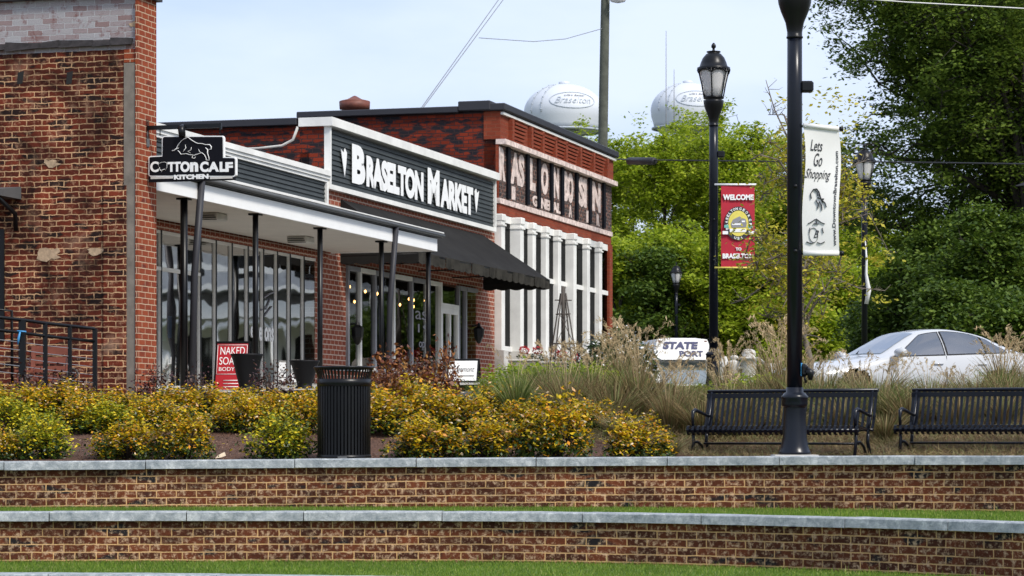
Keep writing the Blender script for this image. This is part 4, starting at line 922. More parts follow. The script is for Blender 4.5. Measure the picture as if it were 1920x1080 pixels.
mb = MB(); mb.lathe([(.285, hh-.215), (.2975, hh-.214), (.2975, hh-.14), (.285, hh-.135)], seg=40, caps=False); mb.build('collar', M['black_metal'], e)
mb = MB(); mb.lathe([(.310, hh-.026), (.328, hh-.02), (.334, hh-.004), (.325, hh+.004), (.310, hh), (.24, hh-.03), (.16, hh-.035)], seg=40, caps=False); mb.build('rim', M['black_metal'], e)
mb = MB(); mb.box(-.05, .05, -.304, -.30, .012, .04); mb.build('maker_plate', M['grey_flash'], e)

# ------------------------------------------------------------------ signs, planters on the shop pavement
def aframe(P, w, h, ang, face, label, name='sandwich_board'):
    e = empty(name, P, ang, label, 'sign')
    for s_ in (-1, 1):
        mb = MB(); y0_ = s_*.26; y1_ = s_*.03
        mb.hexa([(-w/2, y0_-.012, 0), (w/2, y0_-.012, 0), (w/2, y0_+.012, 0), (-w/2, y0_+.012, 0), (-w/2, y1_-.012, h), (w/2, y1_-.012, h), (w/2, y1_+.012, h), (-w/2, y1_+.012, h)])
        mb.build('board_frame', M['black_metal'], e)
        mb = MB(); k = .03; f_ = lambda z: y0_+(y1_-y0_)*z/h+s_*.014
        mb.hexa([(-w/2+k, f_(.05)-.004, .05), (w/2-k, f_(.05)-.004, .05), (w/2-k, f_(.05)+.004, .05), (-w/2+k, f_(.05)+.004, .05), (-w/2+k, f_(h-.04)-.004, h-.04), (w/2-k, f_(h-.04)-.004, h-.04), (w/2-k, f_(h-.04)+.004, h-.04), (-w/2+k, f_(h-.04)+.004, h-.04)]); mb.build('panel', face, e)
    return e
Yr = 42.0; P = px(438, 640, Yr); gz = .56; hr = P.z-gz
e = aframe((P.x, P.y, gz), .55, hr, R(-6), M['red_board'], 'red sandwich board with white lettering beside the black planters')
fy = lambda x, y, z: (x, -.26+(.23)*z/hr-.022+y, z)
text('lettering', 'NAKED', -.19, .20, hr-.21, hr-.09, 0, M['letter_white'], e, fn=fy); text('lettering', 'SOAP', -.20, .1, hr-.37, hr-.25, 0, M['letter_white'], e, fn=fy); text('lettering', 'BODY', -.20, .05, hr-.47, hr-.41, 0, M['letter_white'], e, fn=fy)
mb = MB()
for a_, b__ in (((-.235, hr-.06), (.235, hr-.06)), ((-.235, hr-.52), (.1, hr-.52)), ((-.235, hr-.52), (-.235, hr-.06)), ((.235, hr-.4), (.235, hr-.06))): mb.tube([fy(a_[0], -.002, a_[1]), fy(b__[0], -.002, b__[1])], .004, 4)
for z_ in (hr-.62, hr-.67, hr-.72): mb.tube([fy(-.12, -.002, z_), fy(.12, -.002, z_)], .007, 4)
mb.build('border_line', M['letter_white'], e)
mb = MB(); mb.v = [fy(-.12, -.002, hr-.86), fy(-.02, -.002, hr-.82), fy(-.02, -.002, hr-.90)]; mb.face((0, 1, 2)); mb.build('arrow_mark', M['letter_white'], e)
for (p, q, Yp, lab) in ((463, 664, 40.5, 'black fluted urn planter in front of the red sandwich board'), (571, 676, 43.5, 'black fluted urn planter just left of the trash can')):
    P = px(p, q, Yp); g0 = zg(P.x, P.y)+.05; h = P.z-g0; e = empty('planter', (P.x, P.y, g0), 0, lab, 'planter', 'black urn planters'); w_ = .235
    mb = MB(); mb.lathe([(.14, 0), (.17, .01), (.16, .08), (.12, .12), (.125, .16), (w_*.72, h*.55), (w_*.9, h*.85), (w_*1.0, h-.03), (w_*1.06, h), (w_*.95, h+.005), (w_*.85, h-.05), (0.01, h-.06)], seg=24, caps=False); 
    n_ = 24
    mb.v = [((x*(1+.03*(i % 2)), y*(1+.03*(i % 2)), z) if z > .16 else (x, y, z)) for i, (x, y, z) in enumerate(mb.v)]; mb.build('urn', M['plastic'], e)
P = px(870, 673, 54.5); g0 = zg(P.x, P.y)+.1; hr = P.z-g0
e = aframe((P.x, P.y, g0), .64, hr, R(-8), M['letter_white'], 'white sandwich board with black handwriting outside the market')
fy = lambda x, y, z: (x, -.26+(.23)*z/hr-.022+y, z)
text('lettering', 'Edgemont', -.22, .24, hr-.30, hr-.16, 0, M['ink'], e, fn=fy, shear=.4); text('lettering', 'Open', -.02, .2, hr-.52, hr-.42, 0, M['ink'], e, fn=fy, shear=.3)
mb = MB(); mb.tube([fy(-.22, -.002, hr-.35), fy(.24, -.002, hr-.35)], .008, 4); mb.build('underline', M['ink'], e)
# litter
P = px(412, 838, 29.6); mb = MB(); mb.v = [(-.05, 0, 0), (.02, -.03, .01), (.07, -.01, .03), (.05, .03, .07), (-.02, .02, .035)]; mb.f = [(0, 1, 2), (0, 2, 4), (2, 3, 4)]; mb.sm = [False]*3; mb.mi = [0]*3
o = mb.build('litter', M['paper']); o.location = (P.x, P.y, zg(P.x, P.y)+.015); tag(o, 'crumpled cream leaf or paper scrap on the mulch', 'litter')

# ------------------------------------------------------------------ ramp railing and wooden chair (left)
e = empty('railing', (0, 0, 0), 0, 'black metal ramp railing with thin cables beside the old brick wall', 'railing')
YR = 35.5; g0 = .1
pts = [(-60, 588), (42, 600), (85, 606), (131, 611), (176, 616)]
def ry(p): return 34.5+ (p+60)/240*1.8
mb = MB(); mb.tube([px(p, q, ry(p)) for p, q in pts]+[px(178, 640, ry(178))], .024, 8); mb.build('top_rail', M['black_metal'], e)
mb = MB(); mb.tube([px(p, q+24, ry(p)) for p, q in pts], .022, 8); mb.build('mid_rail', M['black_metal'], e)
for p, w_ in ((-20, .04), (42, .045), (85, .028), (131, .026), (178, .03)):
    a = px(p, np.interp(p, [q[0] for q in pts], [q[1] for q in pts]), ry(p)); mb = MB(); mb.box(a.x-w_, a.x+w_, a.y-w_, a.y+w_, .0, a.z+.0); mb.build('post', M['black_metal'], e)
for j in range(5): mb = MB(); mb.tube([px(p, q+42+j*15, ry(p)) for p, q in pts], .005, 5); mb.build('cable', M['wire_grey'], e)
a = px(42, 622, ry(42)-.08); mb = MB(); mb.tube([(a.x-.07, a.y, a.z+.01), (a.x+.05, a.y, a.z)], .012, 6); mb.tube([(a.x-.03, a.y, a.z), (a.x-.05, a.y-.0, a.z-.09), (a.x-.06, a.y, a.z-.17)], [.012, .018, .008], 6); mb.build('blue_tie', M['blue_tape'], e)
e = empty('railing', (0, 0, 0), 0, 'dark rear railing section at the left picture edge, behind the ramp railing', 'railing')
mb = MB(); mb.tube([px(-60, 575, 37), px(22, 583, 37.2), px(23, 720, 37.2)], .022, 8); mb.build('rail', M['black_metal'], e)
P = px(82, 720, 37.2); e = empty('wooden_chair', (P.x, P.y, .25), R(-10), 'red-brown slatted wooden patio chair behind the ramp railing', 'chair')
W_ = M['wood_red']; ct = px(0, 647, 37.2).z-.25
for s_ in (-1, 1):
    mb = MB(); mb.box(s_*.26-.03, s_*.26+.03, -.28, -.23, 0, .62); mb.build('leg', W_, e)
    mb = MB(); mb.hexa([(s_*.26-.03, .2, 0), (s_*.26+.03, .2, 0), (s_*.26+.03, .25, 0), (s_*.26-.03, .25, 0), (s_*.26-.03, .3, ct), (s_*.26+.03, .3, ct), (s_*.26+.03, .34, ct), (s_*.26-.03, .34, ct)]); mb.build('back_post', W_, e)
    mb = MB(); mb.box(s_*.26-.045, s_*.26+.045, -.33, .24, .621, .65); mb.build('armrest', W_, e)
mb = MB(); [mb.box(-.229, .229, .245+z_*.06, .27+z_*.06, z_, z_+.09) for z_ in np.arange(.5, ct-.05, .125)]; mb.box(-.229, .229, .305, .335, ct-.07, ct); mb.build('backrest', W_, e)
mb = MB(); [mb.box(-.225, .225, y_, y_+.07, .38, .405) for y_ in np.arange(-.26, .16, .09)]; mb.build('seat', W_, e)
# bicycle-like round thing: garden hose hanger
P = px(135, 700, 36.6); e = empty('hose_reel', (P.x, P.y, P.z), 0, 'coiled pale hose on a dark stand by the brick wall', 'hose reel')
mb = MB(); mb.tube([(.07*math.cos(a*.5)+.0, .004*a, .07*math.sin(a*.5)) for a in range(26)], .011, 6); mb.build('hose', M['bark_pale'], e)
mb = MB(); mb.tube([(0, .05, -.6), (0, .05, 0)], .02, 6); mb.tube([(0, .0, 0), (0, .12, 0)], .03, 8); mb.build('stand', M['black_metal'], e)

# ------------------------------------------------------------------ by the corner building
SY = 62.0
for (p0, p1, q, lab) in ((955, 1010, 678, 'long grey stone planter box under two red geraniums'), (1012, 1062, 682, 'stone planter box below the small windmill tower')):
    a = px(p0, q, SY); b_ = px(p1, q, SY); e = empty('stone_planter', ((a.x+b_.x)/2, SY, zg(a.x, SY)), 0, lab, 'planter'); h = a.z-zg(a.x, SY); w_ = (b_.x-a.x)/2
    mb = MB(); mb.box(-w_, w_, -.25, .25, 0, h, .02); mb.build('box', M['stone_dark'], e); mb = MB(); mb.box(-w_-.03, w_+.03, -.28, .28, h+.001, h+.05, .015); mb.build('coping', M['stone'], e)
rngf = np.random.default_rng(11)
for i, (p, q, gsz) in enumerate(((983, 655, .22), (1008, 655, .24), (1040, 660, .22), (1053, 662, .22), (1079, 668, .18))):
    P = px(p, q, SY-.05); e = empty('geranium', (P.x, P.y, P.z-.45), 0, ['bushy red geranium, leftmost on the stone planter', 'tall red geranium just left of the windmill tower', 'red geranium left under the windmill tower', 'red geranium right under the windmill tower', 'small red geranium right of the windmill tower'][i], 'flower', 'red geraniums')
    Pn = rdir(rngf, 160)*rngf.uniform(.3, 1, 160)[:, None]**.5*np.array([gsz, gsz, .17])+np.array([0, 0, .2]); leaves('foliage', Pn, .07, M['leaf_shrub_dark'], e, rngf)
    Pn = rdir(rngf, 110)*np.array([gsz*.5, gsz*.5, .09])+np.array([0, 0, .43]); leaves('blooms', Pn, .06, M['bloom_red'], e, rngf)
    mb = MB(); mb.lathe([(.07, -.12), (.11, .1), (.12, .11), (.1, .12)], seg=12); mb.build('pot', M['stone_dark'], e)
P = px(1107, 690, 61); e = empty('urn', (P.x, P.y, P.z-.25), 0, 'rounded grey stone urn at the foot of the white windows', 'urn')
mb = MB(); mb.lathe([(.1, 0), (.2, .05), (.27, .25), (.25, .42), (.17, .5), (.19, .53), (.15, .54)], seg=20); mb.build('body', M['stone_dark'], e); mb = MB(); mb.lathe([(.2, -.35), (.2, -.001)], seg=16); mb.build('foot', M['stone'], e)
e = empty('handrail', (0, 0, 0), 0, 'black sloping handrail beside the windmill tower', 'handrail')
for dz in (0, .35):
    mb = MB(); mb.tube([px(1058, 650+dz*40, 63), px(1095, 672+dz*40, 61.5)], .022, 6); mb.build('rail', M['black_metal'], e)
mb = MB(); mb.tube([px(1091, 668, 61.7), px(1091, 705, 61.7)], .03, 6); mb.build('post', M['black_metal'], e)
# windmill tower
WY = 61.5; top = px(1056, 537, WY); bot = zg(top.x, WY); e = empty('windmill_tower', (top.x, WY, bot), R(12), 'rusty lattice garden windmill tower against the white windows', 'ornament')
ht = top.z-bot; wb = .33
legs = [(s1, s2) for s1 in (-1, 1) for s2 in (-1, 1)]
for s1, s2 in legs: mb = MB(); mb.tube([(s1*wb, s2*wb, 0), (s1*.05, s2*.05, ht*.93)], .018, 5); mb.build('leg', M['dull_iron'], e)
for fr_ in (.08, .42, .72):
    k = wb+(.05-wb)*fr_/.93; mb = MB(); k2 = k*1.35
    for a_, b_ in (((-k2, -k), (k2, -k)), ((-k2, k), (k2, k)), ((-k, -k), (-k, k)), ((k, -k), (k, k))): mb.tube([(a_[0], a_[1], ht*fr_), (b_[0], b_[1], ht*fr_)], .012, 5)
    mb.build('brace', M['dull_iron'], e)
mb = MB(); 
for f0, f1 in ((.08, .42), (.42, .72)):
    k0 = wb+(.05-wb)*f0/.93; k1 = wb+(.05-wb)*f1/.93
    mb.tube([(-k0, -k0, ht*f0), (k1, -k1, ht*f1)], .008, 4); mb.tube([(k0, -k0, ht*f0), (-k1, -k1, ht*f1)], .008, 4)
mb.build('lattice', M['dull_iron'], e)
mb = MB(); mb.tube([(0, 0, ht*.45), (0, 0, ht)], .045, 8); mb.tube([(-.2, 0, ht*.86), (.2, 0, ht*.86)], .014, 5); mb.build('mast', M['dull_iron'], e)

# garden statuary seen through the grasses
def figure(p, q0, q1, Ys, kind, label):
    P = px(p, q0, Ys); g0 = px(p, q1, Ys).z; h = P.z-g0; g1 = zg(P.x, Ys)
    e = empty('garden_statue', (P.x, Ys, g1), 0, label, 'statue'); o = g0-g1
    mb = MB(); mb.box(-.22, .22, -.2, .2, 0, max(.1, o), .02); mb.build('pedestal', M['stone'], e)
    o = max(.1, o)+.001; mb = MB()
    if kind == 'column':
        mb.lathe([(.16, o), (.18, o+.05), (.15, o+.1), (.17, o+h*.5), (.18, o+h*.62), (.27, o+h*.68), (.25, o+h*.71), (.14, o+h*.74), (.16, o+h*.85), (.13, o+h*.95), (.05, o+h)], seg=20)
    elif kind == 'figure':
        mb.lathe([(.16, o), (.14, o+h*.3), (.12, o+h*.5), (.17, o+h*.70), (.13, o+h*.76), (.05, o+h*.79), (.06, o+h*.82), (.10, o+h*.89), (.09, o+h*.96), (.03, o+h)], seg=16, sy=.75)
        mb.tube([(.15, 0, o+h*.7), (.2, -.05, o+h*.5), (.08, -.12, o+h*.45)], [.05, .045, .035], 8); mb.tube([(-.15, 0, o+h*.7), (-.24, -.04, o+h*.55), (-.2, -.1, o+h*.4)], [.05, .045, .035], 8)
    else:
        mb.lathe([(.12, o), (.18, o+h*.15), (.16, o+h*.4), (.09, o+h*.55), (.10, o+h*.65), (.04, o+h*.75)], seg=16)
        mb.tube([(-.04, 0, o+h*.5), (-.16, 0, o+h*.75), (-.25, .02, o+h)], [.07, .09, .02], 8, flat=.4); mb.tube([(.04, 0, o+h*.5), (.18, 0, o+h*.75), (.27, .02, o+h*.98)], [.07, .09, .02], 8, flat=.4)
    mb.build('carving', M['stone'], e)
figure(1376, 666, 712, 58, 'figure', 'pale stone garden figure left of the domed column'); figure(1404, 655, 712, 58, 'column', 'pale stone column with wide collar and domed top'); figure(1446, 672, 712, 58, 'wings', 'pale stone garden ornament with two raised wings'); figure(1346, 655, 705, 60, 'figure', 'small stone figure beside the white van')

# ------------------------------------------------------------------ white sedan
def sedan(root, paint):
    Lc = 4.85
    # station: x, centre top z, edge top (y,z), belt (y,z), widest (y,z), sill (y,z)
    S = [(0.0, .60, (.35, .60), (.45, .58), (.50, .45), (.45, .25)),
         (.06, .68, (.50, .67), (.66, .64), (.70, .46), (.62, .20)),
         (.30, .76, (.58, .75), (.78, .70), (.86, .50), (.80, .19)),
         (.75, .85, (.60, .84), (.82, .78), (.91, .56), (.86, .19)),
         (1.25, .92, (.62, .91), (.84, .86), (.92, .60), (.87, .20)),
         (1.55, .98, (.66, .965), (.86, .905), (.92, .62), (.87, .20)),
         (1.95, 1.21, (.60, 1.17), (.87, .925), (.92, .62), (.87, .20)),
         (2.30, 1.38, (.56, 1.34), (.87, .935), (.92, .62), (.87, .20)),
         (2.75, 1.45, (.55, 1.41), (.87, .95), (.92, .62), (.87, .20)),
         (3.20, 1.45, (.55, 1.40), (.87, .97), (.92, .62), (.87, .20)),
         (3.65, 1.37, (.56, 1.32), (.87, .99), (.92, .63), (.87, .20)),
         (4.05, 1.22, (.60, 1.17), (.86, 1.01), (.91, .64), (.86, .20)),
         (4.35, 1.07, (.66, 1.055), (.83, 1.01), (.90, .66), (.85, .21)),
         (4.65, 1.02, (.62, 1.01), (.78, .98), (.86, .66), (.80, .24)),
         (4.82, .97, (.55, .96), (.70, .93), (.78, .66), (.70, .28)),
         (4.87, .70, (.50, .69), (.62, .66), (.68, .5), (.60, .33))]
    xs = np.array([s[0] for s in S]); cols = np.array([[0, s[1], s[2][0], s[2][1], s[3][0], s[3][1], s[4][0], s[4][1], s[5][0], s[5][1]] for s in S])
    def cr(xq):
        i = int(np.clip(np.searchsorted(xs, xq)-1, 0, len(xs)-2)); t_ = (xq-xs[i])/(xs[i+1]-xs[i])
        p0 = cols[max(i-1, 0)]; p1 = cols[i]; p2 = cols[i+1]; p3 = cols[min(i+2, len(xs)-1)]
        m1 = (p2-p0)/(xs[i+1]-xs[max(i-1, 0)])*(xs[i+1]-xs[i]); m2_ = (p3-p1)/(xs[min(i+2, len(xs)-1)]-xs[i])*(xs[i+1]-xs[i])
        return (2*t_**3-3*t_**2+1)*p1+(t_**3-2*t_**2+t_)*m1+(-2*t_**3+3*t_**2)*p2+(t_**3-t_**2)*m2_
    def sec(xq):
        c = cr(xq); P = [(0, c[1]), (c[2]*.5, c[1]-.25*(c[1]-c[3])), (c[2], c[3]), (c[4], c[5]), (c[6], c[7]), (c[8], c[9])]
        out_ = [P[0], P[1], P[2]]
        for k in range(1, 5): a = k/5; out_.append((P[2][0]+(P[3][0]-P[2][0])*a+.035*math.sin(a*math.pi)*min(1, (c[1]-.95)*3 if c[1] > .95 else 0), P[2][1]+(P[3][1]-P[2][1])*a))
        for k in range(0, 5): a = k/5; out_.append((P[3][0]+(P[4][0]-P[3][0])*(1-(1-a)**2)+.004, P[3][1]+(P[4][1]-P[3][1])*a))
        for k in range(0, 9): a = k/8; out_.append((P[4][0]+(P[5][0]-P[4][0])*a*a, P[4][1]+(P[5][1]-P[4][1])*a))
        return out_
    NX = 150; mb = MB(); arches = ((.92, .37), (3.82, .37))
    ks = len(sec(1.))
    for i in range(NX+1):
        s_ = sec(Lc*i/NX)
        for sg in (-1, 1):
            for y, z in s_: mb.v.append((Lc*i/NX-2.42, sg*y, z))
    for i in range(NX):
        for sg in (0, 1):
            for j in range(ks-1):
                a = i*2*ks+sg*ks+j; xm = Lc*(i+.5)/NX; zm = (mb.v[a][2]+mb.v[a+1][2])/2
                if any(math.hypot(xm-ax, zm-.33) < ar for ax, ar in arches) and j >= 8: continue
                mb.face((a, a+1, a+1+2*ks, a+2*ks), True)
    body = mb.build('body', paint, root)
    def surf(xq, v, sg=-1, off=.006):    # v 0 belt .. 1 roof edge
        s_ = sec(xq); seg = s_[2:8]; f_ = (1-v)*(len(seg)-1); k = min(int(f_), len(seg)-2); t_ = f_-k
        y = seg[k][0]+(seg[k+1][0]-seg[k][0])*t_; z = seg[k][1]+(seg[k+1][1]-seg[k][1])*t_; return (xq-2.42, sg*(y+off), z+off*.3)
    for sg in (-1, 1):
        def pane(xa, xb, fa, fb, name='side_window', mt='car_glass', lo=.07):
            mb = MB(); mb.grid(lambda u, v: surf(xa+(xb-xa)*u+0*(v), lo+(fa+(fb-fa)*u-lo)*v, sg, .012), 14, 5); return mb.build(name, M[mt], root, recalc=False)
        def hi(x):   # top limit of window at station x
            return float(np.interp(x, [1.72, 2.05, 2.35, 2.9, 3.4, 3.75, 4.02], [.12, .62, .90, .93, .92, .86, .30]))
        for xa, xb in ((1.74, 2.72), (2.80, 3.56), (3.61, 4.0)):
            mb = MB(); nq = 16
            mb.grid(lambda u, v: surf(xa+(xb-xa)*u, .06+(hi(xa+(xb-xa)*u)-.06)*v, sg, .012), nq, 4); mb.build('side_window', M['car_glass'], root, recalc=False)
            mb = MB(); mb.grid(lambda u, v: surf(xa-.03+(xb-xa+.06)*u, .02+(hi(xa+(xb-xa)*u)+.03-.02)*v, sg, .006), nq, 4); mb.build('window_seal', M['plastic'], root, recalc=False)
        for x_ in (1.62, 2.76, 3.72):
            mb = MB(); pts_ = [surf(x_, 0, sg, .004)]+[(x_-2.42, sg*(.925), .62), (x_-2.42, sg*.915, .42), (x_-2.42+(.0), sg*.875, .24)]; mb.tube(pts_, .006, 4); mb.build('door_seam', M['plastic'], root)
        for x_ in (2.58, 3.48):
            mb = MB(); mb.tube([(x_-2.42-.09, sg*.905, .80), (x_-2.42-.08, sg*.93, .81), (x_-2.42+.08, sg*.93, .815), (x_-2.42+.09, sg*.905, .81)], .014, 6); mb.build('door_handle', paint, root)
        mb = MB(); mb.tube([(1.80-2.42, sg*.86, .95), (1.78-2.42, sg*.95, .96)], .03, 6); mb.lathe([(.02, -.1), (.08, -.07), (.1, 0), (.09, .07), (.03, .1)], seg=12)
        k0 = len(mb.v)-60; mb.v[k0:] = [(1.74-2.42+x*.9, sg*1.04+(z*1.5), .99+y*.9) for x, y, z in mb.v[k0:]]; mb.build('mirror', paint, root)
        mb = MB(); mb.grid(lambda u, v: (lambda q: (q[0], q[1], q[2]))(((.12+.5*u)-2.42, sg*(sec(.12+.5*u)[7][0]+.012-.0*v), sec(.12+.5*u)[7][1]-.02-.13*v*(1-u*.4))), 6, 2); mb.build('headlight', M['lantern_glass'], root, recalc=False)
        for ax, ar in arches:
            w_ = empty('wheel', (ax-2.42, sg*.80, .33)); w_.parent = root; w_.rotation_euler = (R(90)*1, 0, 0)
            mb = MB(); mb.lathe([(.20, -.11), (.31, -.10), (.33, -.06), (.33, .06), (.31, .10), (.20, .11)], seg=28, caps=False); mb.build('tyre', M['rubber'], w_)
            mb = MB(); mb.lathe([(.03, -.10), (.2, -.08), (.215, -.1), (.215, .1), (.2, .08), (.03, .10)], seg=20); mb.build('rim', M['alloy'], w_)
            mb = MB(); mb.lathe([(.385, -.30), (.385, .0)], seg=24, caps=True); 
            mb.v = [(ax-2.42+x, sg*(.62)-sg*0+(z+.15)*.8, .33+y) for x, y, z in mb.v]; mb.build('wheel_well', M['plastic'], root)
    def top(xq, u, off=.01):
        s_ = sec(xq); y = s_[2][0]*u; a = abs(u); z = s_[0][1]+(s_[2][1]-s_[0][1])*(a*.5 if a < .5 else .25+(a-.5)*1.5)
        return (xq-2.42-off*.6*(1 if xq < 2.5 else -1), y, z+off)
    mb = MB(); mb.grid(lambda u, v: top(1.58+(2.30-1.58)*v, -.93+1.86*u), 16, 8); mb.build('windscreen', M['screen_glass'], root, recalc=False)
    mb = MB(); mb.grid(lambda u, v: top(3.72+(4.3-3.72)*v, -.88+1.76*u), 12, 6); mb.build('rear_window', M['car_glass'], root, recalc=False)
    mb = MB(); mb.grid(lambda u, v: (-2.40-.018+.0, -.4+.8*u, .5+.1*v), 4, 2); mb.build('grille', M['plastic'], root, recalc=False)
    mb = MB(); mb.box(1.9-2.42, 4.0-2.42, -.6, .6, .3, .7); mb.box(2.1-2.42, 2.3-2.42, -.55, -.15, .7, 1.15, .03); mb.box(2.1-2.42, 2.3-2.42, .15, .55, .7, 1.15, .03); mb.build('interior', M['plastic'], root)
    for k in (-.35, .3): mb = MB(); mb.tube([(top(1.56, k)[0], k*.6, top(1.56, k)[2]+.01), (top(1.85, k+.5)[0], k*.6+.3, top(1.75, 0)[2]+.02)], .008, 4); mb.build('wiper', M['plastic'], root)
YC = 47.5; cz = px(0, 617, YC).z-1.45
car = empty('parked_car', ((1694-960)/F*YC, YC, cz), R(23), 'white four door sedan parked behind the ornamental grasses on the right', 'car'); sedan(car, M['car_paint'])
# dark car edge at far right
YD = 62; cd = empty('parked_car', ((1998-960)/F*YD, YD, px(0, 640, YD).z-1.45), R(20), 'dark car nearly hidden at right edge behind the white sedan', 'car')
sedan(cd, M['plastic'])
# ------------------------------------------------------------------ white van
VY = 92; P = px(1285, 632, VY); vg = zg(P.x, VY); H = P.z-vg
e = empty('white_van', (P.x, VY, vg), R(8), 'white and teal van with dark lettering on its raised front, half hidden by grass', 'van')
hw = 1.08
mb = MB(); mb.hexa([(-hw, -.2, .35), (hw, -.2, .35), (hw, 4.8, .35), (-hw, 4.8, .35), (-hw, -.1, .95), (hw, -.1, .95), (hw, 4.8, 1.0), (-hw, 4.8, 1.0)]); mb.build('body', M['van_teal'], e)
zr = H; zc_ = H-.78
mb = MB(); mb.hexa([(-hw*.98, -.08, .952), (hw*.98, -.08, .952), (hw*.98, 4.79, 1.002), (-hw*.98, 4.79, 1.002), (-hw*.88, .55, zc_), (hw*.88, .55, zc_), (hw*.9, 4.7, zc_), (-hw*.9, 4.7, zc_)]); cab = mb.build('cab', M['white_paint'], e)
mb = MB(); f_ = lambda u, z: (u*hw, -.08+(.63)*(z-.95)/(zc_-.95)-.02, z)
mb.v = [f_(-.80, 1.05), f_(.80, 1.05), f_(.74, zc_-.08), f_(-.74, zc_-.08)]; mb.face((0, 1, 2, 3)); mb.build('windscreen', M['car_glass'], e, recalc=False)
mb = MB(); mb.hexa([(-hw, .15, zc_+.003), (hw, .15, zc_+.003), (hw, 4.8, zc_+.003), (-hw, 4.8, zc_+.003), (-hw*.82, .55, zr-.06), (hw*.82, .55, zr-.06), (hw*.88, 4.7, zr-.06), (-hw*.88, 4.7, zr-.06)]); mb.hexa([(-hw*.82, .55, zr-.06), (hw*.82, .55, zr-.06), (hw*.88, 4.7, zr-.06), (-hw*.88, 4.7, zr-.06), (-hw*.5, .9, zr), (hw*.5, .9, zr), (hw*.6, 4.5, zr), (-hw*.6, 4.5, zr)]); mb.build('high_roof', M['white_paint'], e)
fv = lambda x, y, z: (x, .15+.40*(z-zc_)/(zr-.06-zc_)-.03+y, z)
text('lettering', 'STATE', -.72, .55, zc_+.38, zc_+.64, 0, M['navy'], e, fn=fv, bold=.05, shear=.2, extr=.02); text('lettering', 'PORT', -.15, .68, zc_+.12, zc_+.32, 0, M['navy'], e, fn=fv, bold=.03, extr=.02)
mb = MB(); mb.box(-hw, hw, -.34, -.201, .3, .55, .03); mb.build('bumper', M['white_paint'], e)
for s_ in (-1, 1):
    mb = MB(); mb.lathe([(.1, -.02), (.11, .0), (.05, .03)], seg=12); mb.v = [(s_*.8+x, -.20-z, .75+y) for x, y, z in mb.v]; mb.build('headlight', M['lantern_glass'], e)
    mb = MB(); mb.tube([(s_*(hw), .2, 1.25), (s_*(hw+.2), .1, 1.3)], .02, 5); mb.box(s_*(hw+.12), s_*(hw+.32), .05, .11, 1.1, 1.45, .02); mb.build('mirror', M['plastic'], e)
    mb = MB(); mb.box(s_*(hw*.72), s_*hw*.8, .5, .56, zr-.16, zr-.1); mb.build('marker_lamp', M['rust'], e)
    for y_ in (.9, 3.9):
        mb = MB(); mb.lathe([(.1, -.1), (.36, -.1), (.38, -.05), (.38, .05), (.36, .1), (.1, .1)], seg=20); mb.v = [(s_*(hw-.1)+z, y_+x, .38+y) for x, y, z in mb.v]; mb.build('wheel', M['rubber'], e)

# ------------------------------------------------------------------ water towers, masts
def water_tower(xc, ytop, halfw, ybelly, Y, label, letters=True):
    P = px(xc, ytop, Y); k = Y/F; g = 1.6; rr = halfw*k; hb = (ybelly-ytop)*k; zt_ = P.z; zb = zt_-hb*1.0
    e = empty('water_tower', (P.x, Y, g), 0, label, 'water tower', 'white water towers'); zt_ -= g; zb = zt_-hb
    prof = [(rr*math.cos(a), zb+.0+hb*math.sin(a)) for a in np.linspace(0, math.pi/2*.985, 16)]
    low = [(rr*.72, zb-hb*.66), (rr*.90, zb-hb*.62), (rr*.93, zb-hb*.45), (rr*.985, zb-hb*.2), (rr, zb)]
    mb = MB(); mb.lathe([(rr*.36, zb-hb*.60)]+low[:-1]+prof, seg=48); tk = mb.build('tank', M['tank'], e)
    mb = MB(); mb.lathe([(rr*.5, -1.2), (rr*.35, 3), (rr*.33, zb-hb*.7), (rr*.36, zb-hb*.61)], seg=32); mb.build('stem', M['tank_shade_mark'], e)
    mb = MB(); mb.lathe([(rr*1.0, zb-.35), (rr*1.05, zb-.3), (rr*1.05, zb-.05), (rr*1.0, zb)], seg=48, caps=False); mb.v = [(x*.93, y*.93, z-hb*.6) for x, y, z in mb.v]; mb.build('catwalk', M['tank_shade_mark'], e)
    mb = MB(); mb.lathe([(rr*.14, zt_-.15), (rr*.14, zt_+.3), (rr*.1, zt_+.42), (.05, zt_+.45)], seg=16); mb.build('roof_hatch', M['tank'], e)
    def on(ax, el, off=.05):
        return (math.sin(ax)*(rr*math.cos(el)+off), -math.cos(ax)*(rr*math.cos(el)+off), zb+hb*math.sin(el)*(1+off/hb))
    for a0_ in (-.95, -.62):
        mb = MB(); mb.tube([on(a0_, q) for q in np.linspace(-.1, 1.2, 12)], .06, 5); [mb.tube([on(a0_-.02, q, .12), on(a0_+.02, q, .12)], .08, 4) for q in np.linspace(.0, 1.1, 6)]; mb.build('ladder', M['tank_shade_mark'], e)
    c0, ce = .22, .32
    mb = MB(); ring = [on(c0+.62*math.cos(t_*math.pi/24), ce+.30*math.sin(t_*math.pi/24)) for t_ in range(49)]; mb.tube(ring, .05, 5, caps=False); mb.build('emblem_ring', M['tank_shade_mark'], e)
    def fn(x, y, z): q = on(c0+x, ce+z, .10-y); return q
    text('lettering', 'Braselton', -.48, .48, -.13, .10, 0, M['tank_shade_mark'], e, fn=fn, shear=.45, bold=-.005, extr=.05); text('lettering', "Life's Better", -.25, .35, .13, .20, 0, M['grey_ink'], e, fn=fn, shear=.4, extr=.05)
water_tower(1058, 158, 76, 212, 420, 'left white water tower with oval emblem behind the utility pole')
water_tower(1290, 156, 70, 208, 450, 'right white water tower partly behind the clear lantern')
